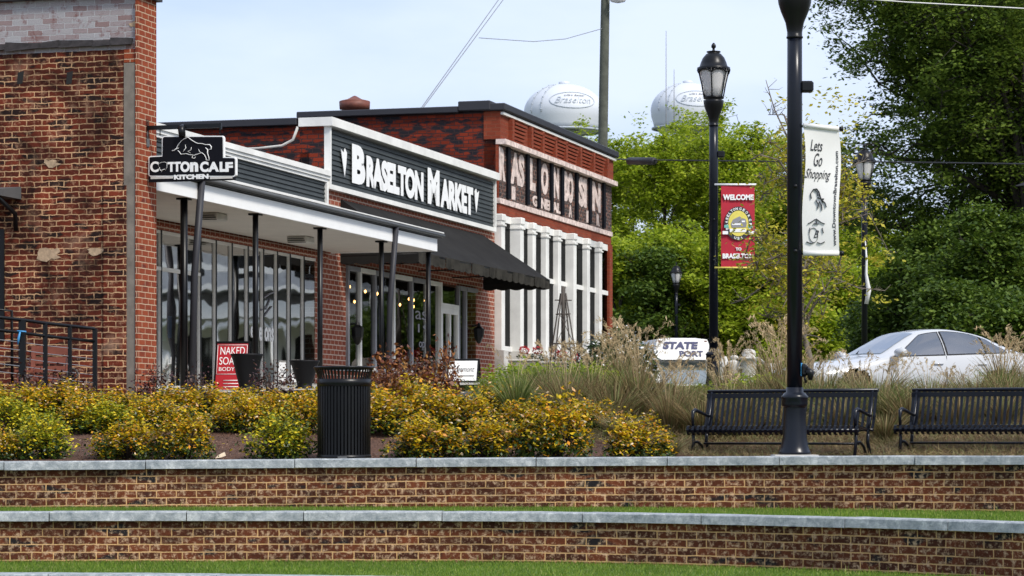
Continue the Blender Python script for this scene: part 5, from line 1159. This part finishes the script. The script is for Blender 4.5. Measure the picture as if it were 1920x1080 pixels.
for p, q0, w_, lab in ((1249, 58, .28, 'taller thin radio mast rising in front of the right water tower'), (1264, 130, .34, 'shorter radio mast beside the taller one')):
    Y = 430; P = px(p, q0, Y); e = empty('radio_mast', (P.x, Y, 1.6), 0, lab, 'radio mast', 'radio masts'); h = P.z-1.6
    mb = MB()
    hl = h*(.62 if w_ < .3 else .8)
    for a in (0, 2.1, 4.2): mb.tube([(w_*math.cos(a), w_*math.sin(a), -1.2), (w_*math.cos(a), w_*math.sin(a), hl)], .05, 4)
    z_ = 30
    while z_ < hl: mb.tube([(-w_, 0, z_), (w_, 0, z_+1)], .04, 4); mb.tube([(w_, 0, z_+1), (-w_, 0, z_+2)], .04, 4); z_ += 2
    mb.build('lattice', M['wire_grey'], e)
    mb = MB(); mb.tube([(0, 0, hl), (0, 0, h)], [.12, .05], 5); mb.build('whip', M['wire_grey'], e)

# ------------------------------------------------------------------ utility pole and cables
UY = 84; a = px(1128, 400, UY); b_ = px(1136, -60, UY)
e = empty('utility_pole', (a.x, UY, .6), 0, 'tall weathered wooden utility pole leaning slightly behind the corner building', 'utility pole')
mb = MB(); sl_ = (b_.x-a.x)/(b_.z-a.z); mb.tube([((z_-(a.z-.6))*sl_, 0, z_) for z_ in np.linspace(0, b_.z-.6, 14)], list(np.linspace(.18, .135, 14)), 12); mb.build('pole', M['pole_wood'], e)
Q = px(1150, 2, UY)
mb = MB(); mb.tube([(px(1136, 5, UY).x-a.x, -.15, Q.z-.6+.15), (Q.x-a.x, -.3, Q.z-.6+.12)], .03, 6); mb.build('lamp_arm', M['wire_grey'], e)
mb = MB(); mb.lathe([(.06, .1), (.16, .05), (.2, -.05), (.17, -.12), (.05, -.16)], seg=14); mb.v = [(x*1.3+px(1158, 0, UY).x-a.x, y-.3, z+Q.z-.6+.05) for x, y, z in mb.v]; mb.build('lamp_head', M['lantern_glass'], e)
def cable(pts, r, mat, label, sag=0):
    mb = MB(); P = []
    for i in range(len(pts)-1):
        A, B = pts[i], pts[i+1]
        for k in range(16): t_ = k/16; q = A.lerp(B, t_); q.z -= sag*4*t_*(1-t_); P.append(q)
    P.append(pts[-1]); mb.tube(P, r, 5); return tag(mb.build('overhead_cable', mat), label, 'cable', 'overhead cables')
cable([px(600, 520, 62), px(792, 204, 70), px(952, -12, 78), px(1400, -600, 98)], .014, M['wire_grey'], 'upper of the two parallel cables sloping up above the shops'); cable([px(594, 520, 62), px(786, 208, 70), px(943, -12, 78), px(1391, -600, 98)], .014, M['wire_grey'], 'lower of the two parallel cables sloping up above the shops')
cable([px(898, 71, 76), px(1000, 78, 79), px(1060, 73, 81), px(1131, 53, 84)], .011, M['wire_grey'], 'thin slack cable running from the sloping pair to the utility pole')
cable([px(1140, 298, 83), px(1225, 300, 70), px(1480, 303, 66), px(1625, 303, 64), px(1960, 308, 58), px(3300, 328, 44)], .018, M['wire'], 'horizontal dark cable crossing in front of the trees')
cable([px(200, -90, 50), px(1540, -8, 50), px(1700, 4, 50), px(1960, 18, 50), px(3300, 100, 50)], .011, M['white_paint'], 'thin bright cable at the top right against the oak')
a = px(1180, 302, 72); b_ = px(1226, 302, 70); mb = MB(); mb.tube([a-Vector((.05, 0, 0)), a, b_, b_+Vector((.05, 0, 0))], [.04, .1, .1, .04], 10); tag(mb.build('splice_box', M['wire']), 'black cable splice case hanging at the left end of the horizontal cable', 'cable box')

# ------------------------------------------------------------------ white porch house across the street (seen in the shop windows)
e = empty('porch_house', (24.5, 86, .72), R(-36.9), 'white two storey house with arched porch, mirrored in the shop windows', 'house')
mb = MB(); mb.box(-7, 7, 0, 9, 0, 7.5); mb.build('wall', M['white_paint'], e)
mb = MB(); mb.hexa([(-7.6, -3, 7.5), (7.6, -3, 7.5), (7.6, 9.6, 7.5), (-7.6, 9.6, 7.5), (-5, 3, 10), (5, 3, 10), (5, 4, 10), (-5, 4, 10)]); mb.build('roof', M['cap_metal'], e)
mb = MB(); mb.box(-7.4, 7.4, -2.8, -.01, 3.4, 3.9); mb.box(-7.5, 7.5, -2.95, -.01, 4.25, 4.4); mb.box(-7.3, 7.3, -2.7, -2.5, 5.0, 5.2); mb.build('porch_cornice', M['white_paint'], e)
for k in range(8):
    x = -7.2+k*14.4/7; mb = MB(); mb.tube([(x, -2.6, 0), (x, -2.6, 3.4)], .16, 10); mb.build('column', M['white_paint'], e)
    if k < 7:
        mb = MB(); mb.tube([(x+14.4/7*(.5-.5*math.cos(t_*math.pi/10)), -2.6, 2.7+.6*math.sin(t_*math.pi/10)) for t_ in range(11)], .12, 6); mb.build('arch', M['white_paint'], e)
        mb = MB(); mb.box(x+.5, x+1.5, -.03, .0-.002, .9, 2.8); mb.build('window', M['dark_in'], e)
        mb = MB(); mb.box(x+.5, x+1.5, -.03, .0-.002, 4.9, 6.8); mb.build('window', M['dark_in'], e)
mb = MB(); mb.box(-7.3, 7.3, -2.7, -2.6, .9, 1.0); mb.build('railing', M['white_paint'], e)

# ------------------------------------------------------------------ shrubs
def shrub_mesh(seed, r, h, mats, nl, ls):
    rng = np.random.default_rng(seed); rd = random.Random(seed)
    e = empty('shrub'); mb = MB(); tips = []
    for k in range(26):
        a = rd.uniform(0, 6.28); el = rd.uniform(.35, 1.45); L_ = rd.uniform(.6, 1.0)
        tip = Vector((math.cos(a)*math.cos(el)*r*1.05, math.sin(a)*math.cos(el)*r*1.05, math.sin(el)*h*.98))*L_
        mid = tip*.5+Vector((0, 0, h*.08)); mb.tube([(0, 0, 0), mid, tip], [.012, .008, .004], 4); tips.append(tip)
    mb.build('stems', M['bark'], e)
    # leaves in sprays around many twig tips on an uneven dome
    ns = 95; C = []; 
    for k in range(ns):
        a = rd.uniform(0, 6.28); u = rd.random(); el = math.asin(u)*.98+.02; lump = 1+.22*math.sin(a*3+seed)+.15*math.sin(a*5+el*4+seed*2)
        rr = rd.uniform(.45, 1.0)**.6*lump; C.append((math.cos(a)*math.cos(el)*r*rr, math.sin(a)*math.cos(el)*r*rr, max(.05, h*(.10+.86*math.sin(el)*rr))))
    C = np.array(C); idx = rng.integers(0, ns, nl); P = C[idx]+rng.normal(size=(nl, 3))*np.array([.05, .05, .05])*r/.33; P[:, 2] = np.abs(P[:, 2])+.01
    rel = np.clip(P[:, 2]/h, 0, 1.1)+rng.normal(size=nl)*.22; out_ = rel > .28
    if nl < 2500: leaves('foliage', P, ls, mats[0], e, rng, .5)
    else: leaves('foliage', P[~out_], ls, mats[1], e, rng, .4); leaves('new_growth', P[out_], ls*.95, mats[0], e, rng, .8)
    return e
protos = {}
def shrub(p, q, Y, r, h, kind, label, name='shrub', grp='gold leaved shrubs in the mulch bed'):
    P = px(p, q, Y); g = zg(P.x, P.y)
    k = (kind, int(abs(p*7+q)) % 4)
    if k not in protos:
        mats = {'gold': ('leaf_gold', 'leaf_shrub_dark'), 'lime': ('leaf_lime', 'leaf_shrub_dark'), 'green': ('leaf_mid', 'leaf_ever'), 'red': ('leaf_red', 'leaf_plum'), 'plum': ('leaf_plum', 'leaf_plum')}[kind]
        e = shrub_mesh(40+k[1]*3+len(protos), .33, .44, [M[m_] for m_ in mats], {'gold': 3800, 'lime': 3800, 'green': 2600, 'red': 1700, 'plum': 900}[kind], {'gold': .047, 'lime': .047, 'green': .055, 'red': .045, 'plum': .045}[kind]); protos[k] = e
    else: e = copy_thing(protos[k])
    e.name = name; e.location = (P.x, P.y, g-.01); e.rotation_euler = (0, 0, (p*.37) % 6.28); e.scale = (r/.33, r/.33, h/.44); tag(e, label, 'shrub', grp)
    return e
# front row: x, Y, radius, height
rg = random.Random(21)
rows = []
front = [(-8, .27, .40), (82, .36, .48), (236, .36, .46), (350, .33, .50), (528, .37, .50), (792, .40, .50), (912, .40, .50), (1046, .42, .64), (1190, .37, .46)]
for i, (p, r, h) in enumerate(front): rows.append((p, 29.55+rg.uniform(-.1, .15), r*.95, h*1.0, ['at the left picture edge in the front row', 'first full one from the left in the front row', 'second full one from the left, in the front row', 'just left of the cream scrap in the front row', 'just left of the trash can in the front row', 'just right of the trash can in the front row', 'low and wide, second right of the trash can', 'tall orange tipped one, third right of the trash can', 'rightmost of all, left of the left bench'][i]))
mid = [(20, .42, .52), (150, .36, .46), (200, .40, .5), (296, .36, .45), (420, .34, .45), (478, .36, .46), (575, .40, .52), (725, .42, .62), (806, .42, .60), (880, .38, .56), (985, .36, .52), (1105, .3, .4)]
for i, (p, r, h) in enumerate(mid): rows.append((p, 32.1+rg.uniform(-.3, .3), r*rg.uniform(.82, 1.0), h*rg.uniform(.72, .95), f'in the second row, {["at the left edge", "behind the first full front one", "above the gap before the second front one", "left of the cream scrap", "directly above the cream scrap", "behind and left of the tall trash can", "touching the trash can on its left", "touching the trash can on its right", "below the russet bush", "below the white sandwich board", "beside the tan grass clump", "between the tall orange tipped one and the rightmost"][i]}'))
back = [(-20, .4, .5), (60, .42, .5), (118, .4, .46), (228, .42, .5), (330, .40, .48), (390, .42, .46), (445, .40, .46), (520, .42, .5), (600, .4, .46), (700, .42, .6), (760, .45, .64), (840, .45, .55), (930, .36, .5)]
for i, (p, r, h) in enumerate(back): rows.append((p, 34.1+rg.uniform(-.4, .3), r*rg.uniform(.8, .98), h*rg.uniform(.6, .9), f'in the back row, {["partly out of frame at left", "under the blue tie of the railing", "in front of the wooden chair", "at the foot of the old brick corner", "under the hanging sign", "left of the red sandwich board", "right below the red sandwich board", "below the first urn planter", "behind the trash can", "behind the trash can on its right", "at the foot of the russet bush", "just below the white sandwich board", "at the left end of the grasses"][i]}'))
for p, Y, r, h, lb in rows:
    kind = 'lime' if p in (20, 82, 200, 528) else 'gold'
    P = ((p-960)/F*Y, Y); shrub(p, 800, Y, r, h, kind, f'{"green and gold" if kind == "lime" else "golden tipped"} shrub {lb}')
for p, Y, r, h, k, lb in ((955, 37.5, .45, .5, 'green', 'light green leafy plant below the stone planters, left one'), (1020, 38.5, .5, .5, 'green', 'light green leafy plant below the windmill tower'), (1092, 38.0, .48, .5, 'green', 'light green leafy plant at the foot of the stone urn'), (1150, 37.0, .45, .5, 'green', 'light green leafy plant under the white flowered bushes'), (1300, 37.5, .45, .30, 'green', 'light green leafy plant right of the white van'), (1420, 37.5, .5, .42, 'green', 'light green leafy plant under the stone statues'), (1560, 36.0, .45, .28, 'green', 'light green leafy plant before the white car bonnet'), (290, 35.2, .36, .52, 'plum', 'dark red leaved bush at the foot of the red brick pier'), (372, 35.2, .24, .55, 'plum', 'dark red bush beside the canopy posts'), (505, 35.3, .34, .58, 'plum', 'dark red bush under the first urn planter'), (60, 34.2, .34, .62, 'plum', 'dark red bush in front of the wooden chair, left one'), (128, 34.6, .32, .60, 'plum', 'dark red bush in front of the hose, right one'), (765, 35.2, .50, .84, 'red', 'tall russet orange bush right of the trash can'), (820, 35.6, .30, .80, 'red', 'narrow russet shoots reaching over the shop window'), (725, 34.2, .34, .64, 'red', 'small russet bush touching the trash can')):
    shrub(p, 740, Y, r, h, k, lb, {'red': 'russet_shrub', 'plum': 'barberry', 'green': 'leafy_plant'}[k], 'light green leafy plants' if k == 'green' else 'red leaved shrubs in the bed')
# ------------------------------------------------------------------ ornamental grasses
def grass_clump(seed, mat, n=420, h=.9, spread=.5, plumes=14, pm='plume'):
    rd = random.Random(seed); e = empty('ornamental_grass'); segs = []
    for k in range(n):
        a = rd.uniform(0, 6.28); b0 = rd.uniform(0, .12); L_ = h*rd.uniform(.5, 1.08); lean = rd.uniform(.05, 1)**.7*spread*L_/h; curl = rd.uniform(.05, .30)*h*(lean/spread)
        c, s = math.cos(a), math.sin(a); pts = []; kk = rd.uniform(-.06, .06)
        for j in range(6): t_ = j/5; rr = b0+lean*t_**1.5; pts.append((c*rr-s*kk*t_, s*rr+c*kk*t_, L_*t_-curl*t_**3*1.3))
        b = rd.uniform(0, 6.28); segs.append((pts, [.0045, .005, .0045, .004, .003, .0008], (math.cos(b), math.sin(b))))
    ribbons('blades', segs, mat, e)
    if plumes:
        mb = MB(); sg = []
        for k in range(plumes):
            a = rd.uniform(0, 6.28); L_ = h*rd.uniform(1.1, 1.5); lean = rd.uniform(.05, .4); c, s = math.cos(a), math.sin(a)
            pts = [(c*lean*t_**2, s*lean*t_**2, L_*t_) for t_ in (0, .3, .6, .85)]; top_ = (c*lean*1.25, s*lean*1.25, L_*1.0); tp2 = (c*(lean*1.25+.07), s*(lean*1.25+.07), L_*1.0-.05)
            mb.tube(pts, [.004, .0035, .003, .003], 4); 
            rngp = np.random.default_rng(seed*50+k)
            for q in range(46):
                t_ = q/45; base = Vector(pts[-1]).lerp(Vector(top_), min(1, t_*1.4)) if t_ < .71 else Vector(top_).lerp(Vector(tp2), (t_-.71)/.29)
                sg.append((base+Vector(rngp.normal(size=3)*.012), rngp.normal(size=3)*.013+np.array([c*.01, s*.01, .014])))
        mb.build('stems', M[pm], e)
        P = np.array([list(x[0]) for x in sg]); A = np.array([x[1] for x in sg]); B = np.cross(A, rdir(np.random.default_rng(3), len(A)))*.35
        quadcloud('plumes', P, A, B, M[pm], e)
    return e
gp = [grass_clump(1, M['straw'], 460, .85, .6, 12), grass_clump(2, M['greygreen'], 460, .70, .6, 4), grass_clump(3, M['straw'], 330, .75, .5, 17), grass_clump(4, M['greygreen'], 420, .6, .55, 0), grass_clump(5, M['straw'], 500, .55, .6, 0)]
usedp = set(); gi = 0
def gr(p, Y, k, s, label, sz=None):
    global gi
    if k in usedp: e = copy_thing(gp[k])
    else: e = gp[k]; usedp.add(k)
    x = (p-960)/F*Y; e.location = (x, Y, zg(x, Y)-.02); e.rotation_euler = (0, 0, (p*.61+Y) % 6.28); e.scale = (s, s, sz or s); tag(e, label, 'ornamental grass', 'ornamental grasses in the bed'); gi += 1
G = [(925, 34.6, 3, .9, 'grey green grass tuft below the white sandwich board'), (968, 34.0, 1, .95, 'green grass clump left of the tan grasses'), (1005, 36.8, 3, 1.1, 'green tuft under the stone planter'),
     (1062, 33.5, 0, .85, 'tan grass clump below the windmill tower'), (1090, 36.5, 3, 1.1, 'green tuft behind the tan clump'), (1135, 34.2, 1, 1.1, 'mixed green clump left of the big tan grass'), (1160, 38.5, 2, 1.15, 'tall plumed grass beside the corner of the building'),
     (1196, 34.0, 0, 1.1, 'largest tan grass with tall plumes left of the white van'), (1190, 38.0, 2, .9, 'tall plumed grass in front of the white van, left part'), (1255, 33.2, 0, .85, 'tan clump just left of the left bench'), (1290, 35.0, 1, .85, 'green clump behind the left arm of the left bench'),
     (1328, 34.0, 4, 1.0, 'low straw clump behind the left bench, left end'), (1366, 38.0, 2, .9, 'plumed grass in front of the second lamp post'), (1370, 33.8, 1, .85, 'green clump behind the left bench, near its middle'), (1410, 36.0, 4, .9, 'low straw clump below the stone column'), (1432, 33.6, 4, 1.1, 'low straw clump behind the left bench slats'),
     (1456, 38.0, 2, 1.2, 'tall plumed grass left of the nearest lamp post'), (1474, 34.8, 0, 1.05, 'tan clump behind the nearest lamp post'), (1512, 38.2, 2, .7, 'tall plumed grass right of the nearest lamp post'), (1530, 34.0, 1, 1.0, 'green clump behind the right half of left bench'), (1560, 36.6, 3, 0.69, 'green tuft before the white car bonnet'),
     (1598, 37.0, 2, .5, 'brown plumed stems before the car bonnet'), (1610, 33.6, 0, .8, 'tan clump at right end of the left bench'), (1655, 33.2, 1, 1.0, 'green clump filling the gap between the benches, left'), (1688, 34.8, 0, 0.64, 'tan clump before the front wheel of the white car'), (1705, 32.9, 4, 1.2, 'low straw clump between the benches'),
     (1740, 34.2, 1, .85, 'green clump behind left end of the right bench'), (1775, 36.5, 2, 0.50, 'plumed stems before the car door'), (1800, 34.0, 0, 0.56, 'tan clump behind the right bench'), (1835, 35.2, 3, 0.75, 'green tuft before the rear car door'), (1868, 34.2, 1, .95, 'big green clump before the rear wheel'), (1905, 34.6, 0, .75, 'tan clump at the right picture edge'),
     (1880, 37.0, 2, 0.98, 'tall plumed grass before the car boot'), (1930, 36.0, 2, 0.75, 'tall plumed grass at the right picture edge'), (1255, 30.7, 4, .55, 'small dry straw tuft left of the left bench'), (1580, 33.0, 4, 1.1, 'dry straw clump seen under the left bench'), (1380, 32.9, 4, .9, 'dry straw clump under left bench stretcher'), (1480, 32.8, 4, .9, 'dry straw clump directly behind lamp base'), (1660, 32.0, 4, .8, 'dry straw clump in front of the gap between benches'), (1800, 32.6, 4, 1.0, 'dry straw clump under the right bench'), (1880, 32.6, 4, 1.0, 'dry straw clump under the right bench at picture edge'), (1240, 34.6, 4, 1.3, 'low straw mass left of the left bench, back one'), (1282, 33.6, 0, .75, 'tan clump whose tips lean over the left arm of the left bench'), (1318, 33.0, 4, 1.2, 'low straw clump behind the left armrest'), (1352, 34.8, 0, .7, 'tan clump above the left bench back, left third'), (1398, 33.3, 4, 1.25, 'low straw clump behind the left third of the bench slats'), (1428, 35.2, 0, .8, 'tan clump above the bench back near the nearest lamp'), (1545, 35.4, 4, 1.3, 'low straw clump above the bench back right of the lamp'), (1570, 34.2, 4, 1.2, 'low straw clump behind right third of the left bench'), (1640, 34.4, 4, 1.3, 'low straw clump above the gap between the benches'), (1758, 33.4, 4, 1.2, 'low straw clump behind the left part of the right bench'), (1830, 33.6, 4, 1.2, 'low straw clump behind the middle of the right bench'), (1900, 33.4, 4, 1.2, 'low straw clump behind the right bench near the edge'), (1030, 34.6, 0, .8, 'tan clump under the red geraniums'), (1110, 33.8, 0, .85, 'tan clump behind the tall orange tipped shrub'), (1150, 33.4, 4, 1.2, 'low straw clump above the rightmost golden shrub'), (1100, 32.6, 4, .8, 'dry straw tuft behind the tall orange tipped shrub'), (1165, 31.8, 4, .8, 'dry straw tuft behind the rightmost golden shrub')]
for a in G: gr(*a)
for i, (p, q, Y) in enumerate(((1130, 660, 50), (1165, 640, 52), (1195, 668, 50))):
    e = empty('flowering_bush', (0, 0, 0)); rngf = np.random.default_rng(60+i); P = px(p, q, Y); g = zg(P.x, Y); e.location = (P.x, Y, g); h = P.z-g+.3
    Pn = rdir(rngf, 1500)*rngf.uniform(.2, 1, 1500)[:, None]**.5*np.array([.42, .42, h*.5])+np.array([0, 0, h*.5]); leaves('foliage', Pn, .09, M['leaf_shrub_dark'], e, rngf)
    Pn = rdir(rngf, 150)*np.array([.44, .44, h*.5])+np.array([0, 0, h*.52]); 
    if i < 3: leaves('blooms', Pn, .07, M['bloom_white'], e, rngf)
    mb = MB(); [mb.tube([(0, 0, 0), (.2*math.cos(a), .2*math.sin(a), h*.7)], [.02, .008], 4) for a in (0, 1.5, 3, 4.6)]; mb.build('stems', M['bark'], e)
    tag(e, ['dark bush with white flowers beside the corner of the building', 'taller dark bush with white flowers left of the van', 'dark bush with white flowers touching the van', 'small dark leafy bush before the white car wheel'][i], 'bush', 'dark bushes behind the grasses')

# ------------------------------------------------------------------ trees
def tree(name, label, base, H, crown, seed, leafm, nlimb=9, tips_per=60, leafs=70, lsize=.22, spread=.75, trunk_r=.3, group=None, cr_sc=1.0, start=.25, droop=0, bark='bark', clump=.55, cat='tree'):
    """crown = (cx,cy,cz,rx,ry,rz) relative to the base; limbs run to points in the crown volume"""
    rng = np.random.default_rng(seed); rd = random.Random(seed)
    e = empty(name, base, 0, label, cat, group)
    cx, cy, cz_, rx, ry, rz = crown; mb = MB()
    tk = [(0, 0, -.3)]; nT = 7; topz = cz_+rz*.55
    for k in range(1, nT+1): t_ = k/nT; tk.append((cx*t_+rd.uniform(-.12, .12), cy*t_+rd.uniform(-.12, .12), topz*t_))
    mb.tube(tk, [trunk_r*(1.25 if k == 0 else 1-.8*k/nT) for k in range(nT+1)], 8)
    tips = []
    nl = nlimb
    for k in range(nl):
        f = start+(.97-start)*k/max(1, nl-1); i = f*nT; i0 = int(min(i, nT-1)); o = Vector(tk[i0]).lerp(Vector(tk[i0+1]), i-i0)
        a = k*2.4+rd.uniform(-.4, .4); el = rd.uniform(-.25, .9) if f < .7 else rd.uniform(.2, 1.4)
        d = Vector((math.cos(a)*math.cos(el), math.sin(a)*math.cos(el), math.sin(el))); tgt = Vector((cx+d.x*rx*rd.uniform(.7, .95), cy+d.y*ry*rd.uniform(.7, .95), cz_+d.z*rz*rd.uniform(.7, .95)))
        if f < .5: tgt.z = cz_+rz*rd.uniform(-.75, .2)
        mid = o.lerp(tgt, .5)+Vector((rd.uniform(-.3, .3), rd.uniform(-.3, .3), (tgt-o).length*.10)); r0 = trunk_r*(1-.75*f)*.55
        L_ = [o.lerp(mid, t_*2) if t_ < .5 else mid.lerp(tgt, t_*2-1) for t_ in np.linspace(0, 1, 7)]
        L_ = [p+Vector((rd.uniform(-1, 1), rd.uniform(-1, 1), rd.uniform(-1, 1)))*.12*(0 < j < 6) for j, p in enumerate(L_)]
        mb.tube(L_, [r0*(1-.82*j/6) for j in range(7)], 6)
        for q in range(tips_per//6):
            t_ = rd.uniform(.25, 1); j = t_*6; j0 = int(min(j, 5)); p0 = L_[j0].lerp(L_[j0+1], j-j0)
            ln = min(rx, rz)*rd.uniform(.25, .55)*cr_sc; dd = Vector(rng.normal(size=3)); dd.z = dd.z*.6+.25-droop; dd.normalize(); p1 = p0+dd*ln
            # keep inside crown
            v = Vector(((p1.x-cx)/rx, (p1.y-cy)/ry, (p1.z-cz_)/rz))
            if v.length > 1.05: v = v/v.length*rd.uniform(.9, 1.05); p1 = Vector((cx+v.x*rx, cy+v.y*ry, cz_+v.z*rz))
            mb.tube([p0, p0.lerp(p1, .5)+Vector((0, 0, .1*ln)), p1], [r0*.28, r0*.18, .012], 4, caps=False)
            for s_ in range(6):
                dd2 = Vector(rng.normal(size=3)); dd2.normalize(); b = p0.lerp(p1, rd.uniform(.35, 1)); p2 = b+dd2*ln*.38; tips.append(tuple(p2))
                if s_ < 3: mb.tube([b, p2], [.016, .008], 3, caps=False)
    mb.build('trunk', M[bark], e)
    T = np.array(tips); n = len(T)*leafs; idx = np.repeat(np.arange(len(T)), leafs)
    sc_ = rng.uniform(.6, 1.25, len(T))[idx][:, None]*clump
    P = T[idx]+rng.normal(size=(n, 3))*sc_*np.array([.5, .5, .30]); P[:, 2] += sc_[:, 0]*.08
    leaves('crown', P, lsize, M[leafm], e, rng, .7)
    return e
def gz(p, Y): x = (p-960)/F*Y; return (x, Y, zg(x, Y))
# big oak on the right
OY = 96; b = gz(1985, OY)
tree('oak_tree', 'huge dark green oak with spreading limbs filling the upper right', b, 14, ((1812-1985)/F*OY, 0, px(0, 130, OY).z-b[2], 5.7, 5.2, 7.6), 11, 'leaf_oak', 40, 60, 92, .17, trunk_r=.45, start=.22, clump=.72)
tree('oak_tree', 'second dark oak crown at the right picture edge behind the first', gz(2130, 108), 14, (0, 0, px(0, 200, 108).z-1.7, 5.0, 4.5, 8), 12, 'leaf_oak', 22, 54, 70, .2, trunk_r=.4, clump=.85)
# evergreens below the oak
ev = [(1700, 96, 500, 1.9), (1770, 92, 430, 2.4), (1850, 88, 400, 2.6), (1925, 90, 420, 2.6), (1660, 104, 560, 1.8), (1800, 84, 540, 1.7), (1890, 82, 560, 1.8), (2010, 92, 420, 2.8)]
for i, (p, Y, qt, rx) in enumerate(ev):
    b = gz(p, Y); h = px(0, qt, Y).z-b[2]
    tree('evergreen_tree', f'dark green bushy tree {["left of the evergreen group behind the furled lamp cloth", "behind the white car windscreen, below the oak", "behind the white car roof, tallest of the group", "behind the white car boot", "low beside the distant lamp pole", "low in front of the group above the car roof", "low bush above the car rear window", "mostly outside the frame at right"][i]}', b, h, (0, 0, h*.52, rx, rx*.8, h*.50), 30+i, 'leaf_ever', 14, 48, 70, .17, trunk_r=.14, start=.1, group='dark evergreens behind the white car', clump=.6)
# fresh green trees in the middle
mt_ = [(1100, 116, 200, 2.8), (1185, 128, 258, 2.5), (1245, 112, 188, 2.9), (1320, 120, 198, 3.0), (1395, 112, 245, 2.6), (1460, 124, 250, 3.0), (1540, 118, 300, 3.4), (1630, 126, 330, 3.6), (1160, 100, 400, 2.3), (1225, 98, 470, 2.0), (1300, 100, 420, 2.4), (1375, 98, 440, 2.2), (1440, 100, 430, 2.3), (1570, 104, 450, 2.4), (1500, 96, 520, 2.0)]
lbm = ['left of the utility pole above the corner building roof', 'in the dip right of the utility pole', 'rounded, under the right water tower', 'behind the clear lantern, widest one', 'right of the second lamp post', 'behind the nearest lamp pole', 'behind the white banner', 'behind the lantern of the third lamp', 'low, at the corner of the brick building', 'low, around the small far lamp post', 'low, left of the second lamp pole', 'low, behind the red banner', 'low, between the red banner and nearest lamp pole', 'low, right of the white banner foot', 'low, behind the nearest lamp pole']
for i, (p, Y, qt, rx) in enumerate(mt_):
    rx *= (Y+32)/Y; Y += 32
    b = gz(p, Y); h = px(0, qt, Y).z-b[2]; low = qt > 390
    tree('leafy_tree', f'fresh green tree {lbm[i]}', b, h, (0, 0, h*.57 if not low else h*.5, rx, rx*.8, h*.44 if not low else h*.5), 50+i, 'leaf_mid' if i not in (9, 12) else 'leaf_ever', 16, 54 if not low else 42, 48, .22, trunk_r=.2, start=.12, group='fresh green trees behind the street', clump=.62)
# straw litter behind the benches
rng = np.random.default_rng(15); n = 60000; X = rng.uniform(.9, 7.5, n); S = rng.uniform(2.6, 8.5, n)
P = np.stack([X, Yuv(X)+.17+S, [zg(a, Yu(a)+.17+s_)+.02+.05*rng.random() for a, s_ in zip(X, S)]], 1)
a = rng.uniform(0, 6.28, n); A = np.stack([np.cos(a), np.sin(a), rng.normal(size=n)*.5], 1)*rng.uniform(.03, .12, n)[:, None]; B = np.stack([-np.sin(a), np.cos(a), rng.normal(size=n)*.3], 1)*.004
tag(quadcloud('straw_litter', P, A, B, M['straw']), 'fallen straw coloured blades lying behind the benches', 'straw', kind='stuff')
# young yellow green street tree with sparse leaves
b = gz(1512, 43)
tree('young_tree', 'slender young tree with sparse yellow-green leaves between the banners', b, 6, (0, 0, px(0, 430, 43).z-b[2], .98, 1.2, 1.9), 77, 'leaf_yellow', 20, 36, 10, .075, trunk_r=.055, start=.22, bark='bark_pale', clump=.26, cr_sc=1.3)

e = bpy.data.objects['young_tree']; mb = MB(); rd = random.Random(5); Yt = 42.8
def rel(p, q): v = px(p, q, Yt); return Vector((v.x-e.location.x, v.y-e.location.y, v.z-e.location.z))
for br in ([(1505, 330), (1478, 260), (1452, 205), (1436, 150)], [(1500, 360), (1460, 300), (1425, 290), (1405, 300)], [(1500, 300), (1470, 215), (1440, 215)], [(1508, 350), (1470, 330), (1430, 345)], [(1510, 560), (1450, 520), (1400, 560), (1370, 570)], [(1510, 600), (1560, 520), (1610, 540), (1660, 545)], [(1510, 420), (1560, 340), (1600, 310), (1625, 300)], [(1512, 460), (1570, 420), (1630, 400), (1670, 480)]):
    P_ = [rel(*q) for q in br]; mb.tube(P_, [.02-.014*i/(len(P_)-1) for i in range(len(P_))], 5)
    for i in range(len(P_)-1):
        for k in range(7):
            b = P_[i].lerp(P_[i+1], rd.random()); t_ = b+Vector((rd.uniform(-.16, .16), rd.uniform(-.16, .16), rd.uniform(-.03, .18))); mb.tube([b, t_, t_+Vector((rd.uniform(-.06, .06), 0, rd.uniform(.0, .07)))], [.006, .004, .002], 3)
mb.build('bare_twigs', M['bark_pale'], e)
rng = np.random.default_rng(8); C = []
for p, q in ((1470, 190), (1430, 290), (1560, 175), (1600, 190), (1620, 215), (1640, 380), (1660, 480), (1650, 490), (1600, 350), (1635, 420), (1655, 560), (1590, 460), (1625, 450), (1560, 200), (1580, 240)): C.append(rel(p, q))
C = np.array([list(c) for c in C]); idx = rng.integers(0, len(C), 420); leaves('outer_leaves', C[idx]+rng.normal(size=(420, 3))*np.array([.13, .15, .06]), .085, M['leaf_yellow'], e, rng, .5)
